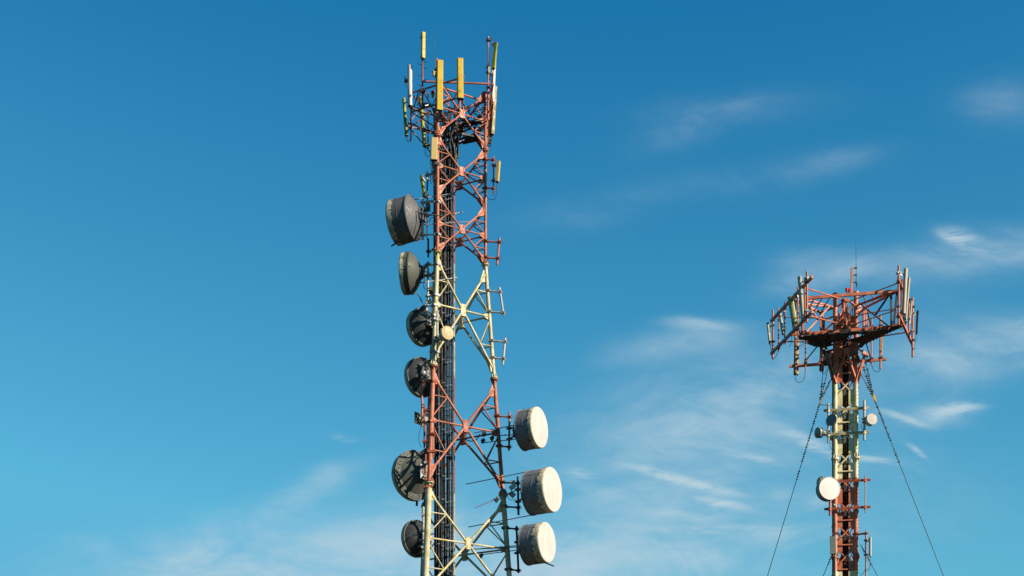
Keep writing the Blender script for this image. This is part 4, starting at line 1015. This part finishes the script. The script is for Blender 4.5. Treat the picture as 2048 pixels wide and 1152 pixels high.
def build_far_attachments():
    gp = 'mounting pipes of the far mast head'; ga = 'panel antennas of the far mast head'
    def pole(px, pt, pb, Y, label, r=.05, m='orange', group=gp):
        a = P(px, pt, Y); b = P(px, pb, Y); b = V((a.x, a.y, b.z))
        t = thing('mounting_pipe', label, 'mounting pipe', b, group); MB().tube(b, a, r, n=12).build('pipe', M[m], t)
        for Z in (ZUP, ZLO):
            if b.z < Z < a.z: mb = MB(); clamp_on(mb, V((a.x, a.y, Z)), r, (1, 0, 0)); mb.build('clamp', M['dark'], t)
        return a
    p0 = pole(1545.6, 620, 716.5, 77.0, 'leftmost red-orange pipe of the far mast head', .052)
    p1 = pole(1557, 616, 703, 76.3, 'thin striped pipe second from the left on the far mast head', .036)
    p2 = pole(1569.5, 603, 688, 75.5, 'dark-shaded pipe third from the left on the far mast head', .036, 'deep_orange')
    p3 = pole(1595.5, 574, 668, 73.9, 'red-orange pipe between the two pale left panels of the far mast', .040)
    p4 = pole(1610, 557, 644, 72.7, 'thinner of two close red-orange pipes at the near end of the left rails', .036)
    p5 = pole(1613.8, 543.5, 645, 72.3, 'thicker of two close red-orange pipes at the near end of the left rails', .055)
    p6 = pole(1590.5, 598, 668, 74.6, 'red pipe behind the leaning green panel at the left of the far mast', .045)
    p7 = pole(1604, 596, 668, 74.5, 'deep red pipe just right of the tall pale left panel', .040, 'deep_orange')
    panel('tall pale panel antenna at the left of the far mast head, upright', P(1598.6, 553.5, 72.6), P(1606.0, 640, 72.8), .165, .14, -35, M['cream_pale'], pole=(p5.x, p5.y), pole_r=.055, group=ga, round_=True)
    panel('broad green-yellow panel antenna leaning at the left of the far mast head', P(1580.5, 594, 74.4), P(1590.5, 655, 74.2), .26, .15, -28, M['pale_green'], pole=(p3.x, p3.y), group=ga, round_=True)
    panel('small pale leaning panel antenna left of the broad green-yellow one', P(1559.5, 627.5, 76.0), P(1566.0, 668, 75.9), .13, .11, -40, M['cream_pale'], pole=(p2.x, p2.y), group=ga, round_=True)
    panel('thin dark mossy panel antenna at the far left of the far mast head', P(1535.3, 646, 77.0), P(1539.7, 687, 76.9), .085, .09, -70, M['olive'], pole=(p0.x, p0.y), pole_r=.052, group=ga)
    # right cluster
    q0 = pole(1797.3, 531, 650, 72.3, 'tallest red-orange pipe at the near end of the right rails', .052)
    q1 = pole(1803, 560, 652, 73.0, 'dark pipe just behind the tallest right pipe of the far mast', .036, 'deep_orange')
    q2 = pole(1818, 595, 670, 74.4, 'red-orange pipe behind the small panel at the right of the far mast', .040)
    q3 = pole(1812, 583, 657, 73.9, 'slim red pipe between the two tall right panels of the far mast', .034)
    q4 = pole(1825.2, 595, 714, 75.3, 'rightmost red-orange pipe of the far mast head', .055)
    panel('tallest pale panel antenna at the right of the far mast head', P(1812.3, 537.5, 72.3), P(1808, 627, 72.5), .17, .14, 30, M['cream_pale'], pole=(q0.x, q0.y), pole_r=.052, group=ga, round_=True)
    panel('second pale panel antenna at the right, just behind the tallest one', P(1818.3, 556, 73.2), P(1811, 642, 73.4), .12, .12, 40, M['cream_pale'], pole=(q1.x, q1.y), group=ga, round_=True)
    panel('short pale panel antenna near the rightmost pipe of the far mast', P(1823, 603, 74.6), P(1819, 648, 74.7), .10, .10, 35, M['cream_pale'], pole=(q2.x, q2.y), group=ga, round_=True)
    panel('thin dark panel antenna at the far right of the far mast head', P(1835.5, 622, 75.3), P(1833.0, 667, 75.3), .075, .10, 62, M['bluesteel'], pole=(q4.x, q4.y), pole_r=.055, group=ga)
    # rear sector, seen below the deck
    s0 = pole(1591, 672, 745, 78.6, 'rear red-orange pipe running down the face of the big mottled panel', .055)
    panel('large mottled yellow panel antenna hanging at the rear left under the deck', P(1593.5, 676, 78.9), P(1592, 749, 78.9), .255, .13, 168, M['green_yellow2'], pole=(s0.x, s0.y), group=ga, round_=True)
    s1 = pole(1611, 658, 739.5, 78.5, 'thin rear red-orange pipe right of the big mottled panel', .036)
    s2 = pole(1644.5, 640, 742, 78.3, 'rear pipe in front of the mottled panel beside the mast shaft', .040)
    panel('mottled yellow panel antenna at the rear beside the mast shaft, dark at its foot', P(1645.3, 672, 78.7), P(1643, 741, 78.7), .23, .13, 170, M['green_yellow2'], pole=(s2.x, s2.y), group=ga, round_=True)
    s3 = pole(1743, 635, 730, 77.8, 'rear red-orange pipe right of the mast shaft under the deck', .040)
    s4 = pole(1760.8, 631, 738, 77.7, 'rear red-orange pipe with a narrow yellow panel, right of the shaft', .050)
    panel('narrow yellow panel antenna at the rear right under the deck', P(1763.6, 672, 77.9), P(1762.3, 711, 77.9), .10, .10, 150, M['yellow'], pole=(s4.x, s4.y), group=ga)
    for (px, py, px2, py2, Y, lab) in ((1636, 691, 1611.5, 721, 78.2, 'dark strut from the left deck edge down to the thin rear pipe'), (1732.5, 687, 1742.5, 722, 77.4, 'dark strut from the right deck edge down to the rear right pipe'), (1733, 617, 1742, 652, 76.5, 'thin dark strut right of the mast shaft between the two deck levels')):
        t = thing('strut', lab, 'strut', P(px2, py2, Y)); MB().tube(P(px, py, Y-.8), P(px2, py2, Y), .032, n=8).build('rod', M['bluesteel'], t); MB().bar(P(px2, py2-3, Y), P(px2, py2+3, Y), .13, .13).build('clamp', M['deep_orange'], t)
    loops = [
        ([P(1590.5, 750, 78.6), P(1590.5, 756, 78.6), P(1593, 762, 78.5), P(1598, 765, 78.5), P(1604, 763, 78.5), P(1609, 755, 78.5), P(1610.5, 740, 78.5)], .014, 'long cable loop hanging below the big mottled rear panel'),
        ([P(1643, 741, 78.3), P(1646, 748, 78.3), P(1650, 747, 78.2), P(1652, 738, 78.2), P(1649, 726, 78.2)], .014, 'short cable loop hanging below the rear panel beside the shaft'),
        ([P(1743.5, 730, 77.8), P(1746, 738, 77.7), P(1751, 743, 77.7), P(1757, 743, 77.7), P(1760.5, 738, 77.7)], .014, 'cable loop hanging between the two rear right pipes'),
        ([P(1539.7, 687, 76.9), P(1543, 706, 77), P(1544, 717, 77), P(1548, 718, 76.9), P(1553, 710, 76.7), P(1557, 698, 76.4), P(1557, 690, 76.3)], .014, 'cable loop at the foot of the leftmost pipe of the far mast'),
        ([P(1819, 665, 74.5), P(1820, 680, 74.6), P(1823, 692, 75), P(1828, 698, 75.2), P(1830, 694, 75.3)], .014, 'cable loop at the foot of the rightmost pipe of the far mast'),
        ([P(1798, 650, 73), P(1802, 660, 73), P(1806, 655, 73), P(1809, 650, 73)], .012, 'small cable loop under the near end of the right rails'),
        ([P(1833, 667, 75.3), P(1831.5, 682, 75.3), P(1829, 692, 75.3)], .012, 'cable from the thin dark far right panel down to its pipe'),
        ([P(1583, 667, 74.5), P(1575, 674, 75), P(1568, 683, 75.6), P(1559, 690, 76.2)], .024, 'black cable sagging below the left lower rail'),
        ([P(1810, 642, 73.4), P(1800, 652, 73.3), P(1785, 656, 73.6), P(1765, 660, 74.2), P(1740, 668, 75)], .045, 'thick black cable bunch along the right edge of the deck'),
        ([P(1812, 646, 73.4), P(1800, 655, 73.4), P(1780, 662, 73.8), P(1755, 671, 74.6), P(1736, 680, 75.4)], .04, 'second thick black cable bunch under the right edge of the deck'),
        ([P(1598, 662, 73.9), P(1612, 664, 74.2), P(1630, 670, 74.6), P(1648, 671, 75)], .030, 'black cable bunch along the left edge of the deck'),
        ([P(1590, 660, 74), P(1610, 672, 74.8), P(1632, 684, 75.4), P(1655, 698, 76)], .040, 'thick black cable bunch under the left edge of the deck'),
        ([P(1584, 667, 79), P(1581, 690, 78.9), P(1578, 693, 78.8)], .012, 'thin cable at the back of the big mottled panel'),
        ([P(1598, 692, 78.7), P(1604, 690, 78.5), P(1608, 680, 78.4), P(1608, 665, 78)], .012, 'thin cable curling from the big mottled panel up to the deck'),
    ]
    for pts, r, lab in loops: tag(MB().path(pts, r, n=7, sub=6).build('cable_run', M['cable']), lab, 'cable')
    for (px, py, Y, lab) in ((1805, 632, 73, 'dark connector cluster at the foot of the tallest right panel'), (1809, 642, 73.3, 'dark connector cluster where the right cables gather'), (1589, 652, 74, 'mossy connector cluster at the foot of the broad green-yellow panel')):
        mb = MB(); rnd = random.Random(int(px))
        for i in range(7):
            q = P(px+rnd.uniform(-3, 3), py+rnd.uniform(-5, 5), Y+rnd.uniform(-.15, .15)); mb.tube(q, q+V((rnd.uniform(-.08, .08), 0, rnd.uniform(.06, .16))), .035, n=7)
        tag(mb.build('connector_cluster', M['black']), lab, 'connectors')
    # beacon pair, top pipe and whip
    t = thing('beacon', 'pair of red obstruction lights on top of the far mast', 'beacon', P(1695, 583, 74.7))
    for px, py, s in ((1693.6, 580, 1), (1698.8, 580.5, .8)):
        c = P(px, py, 74.7); MB().lathe(c-V((0, 0, .05)), V((0, 0, 1)), [(0, .06*s), (.04, .075*s), (.10, .075*s), (.15, .05*s), (.17, 0)], n=18).build('lens', M['red'], t)
        MB().tube(c-V((0, 0, .10)), c-V((0, 0, .05)), .05, .065, n=12).build('base', M['orange'], t)
    MB().bar(P(1693, 583, 74.7), P(1700, 583, 74.7), .06, .04).tube(P(1695.5, 583, 74.7), P(1695.5, 590, 74.7), .02, n=6).build('stand', M['dark'], t)
    a = P(1703.6, 535.5, 74.8); b = V((a.x, a.y, P(0, 590, 74.8).z))
    t = thing('top_pipe', 'short red-orange post standing on top of the far mast', 'post', b, None); MB().bar(b, a, .085, .085).build('post', M['t2'], t)
    t = thing('whip_antenna', 'long black whip antenna beside the post on top of the far mast', 'whip antenna', P(1712.3, 578, 74.8))
    MB().tube(P(1712.6, 575, 74.8), P(1711.8, 476, 74.8), .014, .008, n=6).build('rod', M['black'], t)
    MB().tube(P(1713, 586, 74.8), P(1712.6, 566, 74.8), .007, n=6).build('lower_wire', M['black'], t)
    for py in (536, 550, 565): mb = MB(); mb.bar(P(1705, py+.5, 74.8), P(1713, py, 74.8), .035, .035); mb.tube(P(1710, py-.5, 74.8), P(1713.5, py+.5, 74.8), .045, n=8); mb.build('bracket', M['dark'], t)
    mb = MB(); coil(mb, P(1713.6, 566, 74.8), P(1713.8, 574, 74.8), .09, .04); mb.build('spring', M['black'], t)
    # pipes carried by the crossbars
    fr = V((_e.y, -_e.x, 0))
    def xpipe(px, pt, pb, bars, r, m, label):
        A_, B_, Z = BARS[bars[0]]
        # distance at which this picture column meets the bar
        u = (px-CX)/F; s = (u*A_.y-A_.x)/((B_.x-A_.x)-u*(B_.y-A_.y)); q = A_.lerp(B_, s) + fr*(.035+r)
        a = V((q.x, q.y, (HY-pt)*q.y/F)); b = V((q.x, q.y, (HY-pb)*q.y/F))
        t = thing('mounting_pipe', label, 'mounting pipe', b); MB().tube(b, a, r, n=14).build('pipe', M[m], t)
        for i in bars: mb = MB(); mb.tube(V((q.x, q.y, BARS[i][2]-.12)), V((q.x, q.y, BARS[i][2]-.06)), r+.035, n=14); mb.bar(V((q.x, q.y, BARS[i][2]-.01))-_e*.08, V((q.x, q.y, BARS[i][2]-.01))+_e*.08, .03, .15); mb.build('clamp', M['t2'], t)
        return q
    l0 = xpipe(1656.3, 806.5, 886, (0, 1), .052, 'white_pipe', 'white left pipe on the crossbars of the white mast section')
    r0 = xpipe(1728.2, 801, 880.5, (0, 1), .058, 'white_pipe', 'white right pipe on the crossbars of the white mast section')
    r1 = xpipe(1730.3, 950, 1026, (2, 3), .030, 'orange_pale', 'thin pale pink pipe at the right end of the red crossbars')
    l1 = xpipe(1659.6, 956, 1031, (2, 3), .058, 'orange', 'pink left pipe on the lower red crossbar behind the big white dish')
    dish('small grey flat-faced dish in shade on the left of the white mast section', P(1662.8, 839.5, l0.y-.32), .265, .10, -42, 0, 'greyface', 'white_pipe', 'galv', deep=.10, skirt=0, ragged=0, hooks=0, pole=(l0.x, l0.y), pole_r=.052, seams=False, dome=.01)
    dish('small olive domed dish sticking out at the left of the white mast section', P(1635.6, 865.5, l0.y-.15), .255, .13, -70, -8, 'dome_olive', 'shroud_olive', 'shroud_olive', deep=.14, skirt=0, ragged=0, hooks=0, pole=(l0.x, l0.y), pole_r=.052, seams=False, dome=.13)
    dish('small white round-faced dish on the right of the white mast section', P(1744.6, 837.7, r0.y-.30), .275, .24, 8, 0, 'dishface', 'white_pipe', 'galv', deep=.12, skirt=0, ragged=0, hooks=0, pole=(r0.x, r0.y), pole_r=.058, seams=False, dome=.01)
    dish('large white round-faced dish on the left of the red mast section', P(1659.6, 976.8, l1.y-.62), .545, .34, 10, 0, 'white_face', 'shroud_pale', 'galv', deep=.22, skirt=0, ragged=0, hooks=0, pole=(l1.x, l1.y), pole_r=.058, seams=False, dome=.02)
    dish('small olive domed dish peeping out behind the large white dish', P(1640.5, 962.5, l1.y+.25), .235, .10, -60, 6, 'dome_pale', 'shroud_olive', 'shroud_olive', deep=.12, skirt=0, ragged=0, hooks=0, seams=False, dome=.14)
    dish('tiny white dish half hidden behind the left mast leg, right of the olive dome', P(1662, 875.5, 75.9), .13, .10, -70, 0, 'white', 'white_pipe', 'galv', deep=.08, skirt=0, ragged=0, hooks=0, seams=False)
    t = thing('pipe_cap', 'small white clamp knob above the large white dish', 'clamp', P(1659.5, 955, l1.y)); MB().lathe(P(1659.6, 955.5, l1.y-.1), V((0, 0, 1)), [(-.06, .06), (.0, .07), (.05, .05), (.07, 0)], n=14).build('knob', M['white'], t)
    t = thing('cable_bracket', 'small pale cable bracket left of the lower red crossbar', 'bracket', P(1671, 1013, 74.7)); MB().tube(P(1667, 1009, 74.7), P(1672, 1013, 74.7), .05, n=10).build('body', M['cream_pale'], t)
    MB().path([P(1662, 1003, 74.8), P(1667, 1008, 74.7), P(1672, 1010, 74.8)], .012).build('wire', M['cable'], t)
    # lower units
    a = P(1670.5, 1062, 74.75); b = P(1670.8, 1152, 74.75)
    pipe_mount('pale pink pipe behind the grey box at the bottom left of the mast', a, V((a.x, a.y, b.z-2)), .045, M['orange_pale'], [(P(1670.5, 1066, 74.75), LB['L']+V((.0, 0, P(0, 1068, 75.3).z)), .11)], arm_m=M['orange'])
    panel('flat grey-white panel antenna at the bottom left of the mast', P(1666, 1073, 74.5), P(1667, 1108, 74.5), .30, .13, -25, M['cream_pale'], pole=(a.x, a.y), pole_r=.045)
    a = P(1732, 1061.5, 74.8); b = P(1732.6, 1156, 74.8)
    pipe_mount('pink pipe on a short arm at the bottom right of the mast', a, V((a.x, a.y, b.z-2)), .045, M['orange_pale'], [(P(1732, 1067, 74.8), LB['R']+V((0, 0, P(0, 1068, 75.1).z)), .11)], arm_r=.05, arm_m=M['orange'])
    panel('slim white panel antenna at the bottom right of the mast', P(1740.8, 1075, 74.6), P(1740.6, 1112, 74.6), .10, .11, 55, M['white'], pole=(a.x, a.y), pole_r=.045, round_=True, cable_to=P(1733, 1132, 74.8))
    for pts, r, lab in (([P(1663, 1020, 74.8), P(1664.5, 1032, 74.8), P(1668, 1045, 74.9)], .012, 'thin cable from the lower red crossbar down the left mast leg'),
                        ([P(1658, 880, 74.8), P(1661, 893, 74.9), P(1665, 902, 75)], .010, 'thin cable from the white left pipe down to the mast leg'),
                        ([P(1732, 1135, 74.8), P(1727, 1145, 74.9), P(1720, 1151, 75)], .012, 'thin cable from the bottom right pipe down to the mast'),
                        ([P(1723, 848, 74.8), P(1722, 853, 74.8), P(1725, 860, 74.8)], .016, 'tiny cable tail left of the white right pipe'),
                        ([P(1717, 868, 75), P(1720, 870, 74.9), P(1724, 867, 74.8)], .012, 'tiny cable loop under the right end of the second crossbar')):
        tag(MB().path(pts, r, n=6, sub=5).build('cable_run', M['cable']), lab, 'cable')

def build_ground():
    mb = MB(); n = 24
    i = mb.add([V((0, 0, GZ))]+[V((3000*math.cos(2*math.pi*k/n), 3000*math.sin(2*math.pi*k/n), GZ)) for k in range(n)])
    for k in range(n): mb.face((i, i+1+k, i+1+(k+1) % n))
    o = mb.build('ground', M['ground']); o['kind'] = 'structure'
    for nm, c, r, lab in (('foundation', (AX.x, AX.y), 4.2, 'square concrete footing under the near tower'), ('foundation', (24.1, 75.5), 1.6, 'small square concrete footing under the far mast')):
        mb = MB(); mb.bar(V((c[0], c[1], GZ-.3)), V((c[0], c[1], GZ+.25)), 2*r, 2*r)
        tag(mb.build(nm, M['concrete']), lab, 'footing')

def extra_materials():
    M['galv_dark'] = mat('dull_galvanised_channel', (.07, .072, .072), .5, metal=.2, spots=(.05, .05, .05), spot_amt=(.5, .7))
    M['white_face'] = mat('white_dish_cover', (.92, .88, .82), .45, spots=(.74, .69, .60), spot_amt=(.45, .75), spot_scale=1.5, var=.06)
    M['shroud_pale'] = mat('pale_shroud', (.5, .5, .5), .5)
    M['galv_light'] = mat('pale_galvanised_pipe', (.56, .56, .56), .45, spots=(.35, .34, .30), spot_amt=(.55, .7))
    M['moss_dark'] = mat('mossy_dark_housing', (.075, .09, .05), .6, spots=(.18, .19, .04), spot_amt=(.55, .7))
    M['green_thin'] = mat('green_rod', (.03, .16, .16), .4)
    M['cable_lit'] = mat('lit_mossy_cable', (.13, .13, .04), .6, spots=(.3, .3, .22), spot_amt=(.5, .65))  # mossy copy of the cable with a lit tone put into its colour
    M['cream_pale'] = mat('pale_cream_radome', (.60, .57, .44), .45, spots=(.42, .42, .20), spot_amt=(.52, .72), spot_scale=2, var=.08)
    M['pale_green'] = mat('greenish_radome', (.52, .56, .24), .45, spots=(.34, .40, .09), spot_amt=(.50, .70), spot_scale=2.5)
    M['green_yellow2'] = mat('mottled_rear_radome', (.46, .38, .12), .5, spots=(.14, .14, .04), spot_amt=(.46, .60), spot_scale=5)
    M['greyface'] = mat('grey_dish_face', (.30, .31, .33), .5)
    M['dome_olive'] = mat('olive_dome', (.42, .43, .34), .3, spots=(.2, .22, .1), spot_amt=(.55, .7))
    M['dome_pale'] = mat('pale_olive_dome', (.55, .53, .36), .35, spots=(.32, .32, .14), spot_amt=(.55, .7))
    M['orange_pale'] = mat('faded_pink_paint', (.66, .36, .28), .5, spots=(.42, .16, .10), spot_amt=(.58, .72))
    M['concrete'] = mat('concrete', (.34, .33, .30), .85)

build_world()
build_materials(); extra_materials()
build_ground()
build_tower(); build_ladder(); build_near_attachments()
build_mast(); build_guys(); build_far_attachments()
# make every shell's faces point outward
for o in bpy.data.objects:
    if o.type == 'MESH' and o.name.split('.')[0] in ('plate', 'gusset_plate', 'batten_plate', 'diagonal', 'radome', 'shroud', 'reflector', 'leg', 'cross_brace', 'flange', 'vent_hole', 'hub', 'housing', 'top_cap', 'bottom_cap', 'guy_bracket', 'work_platform', 'pipe', 'arm'):
        recalc(o)
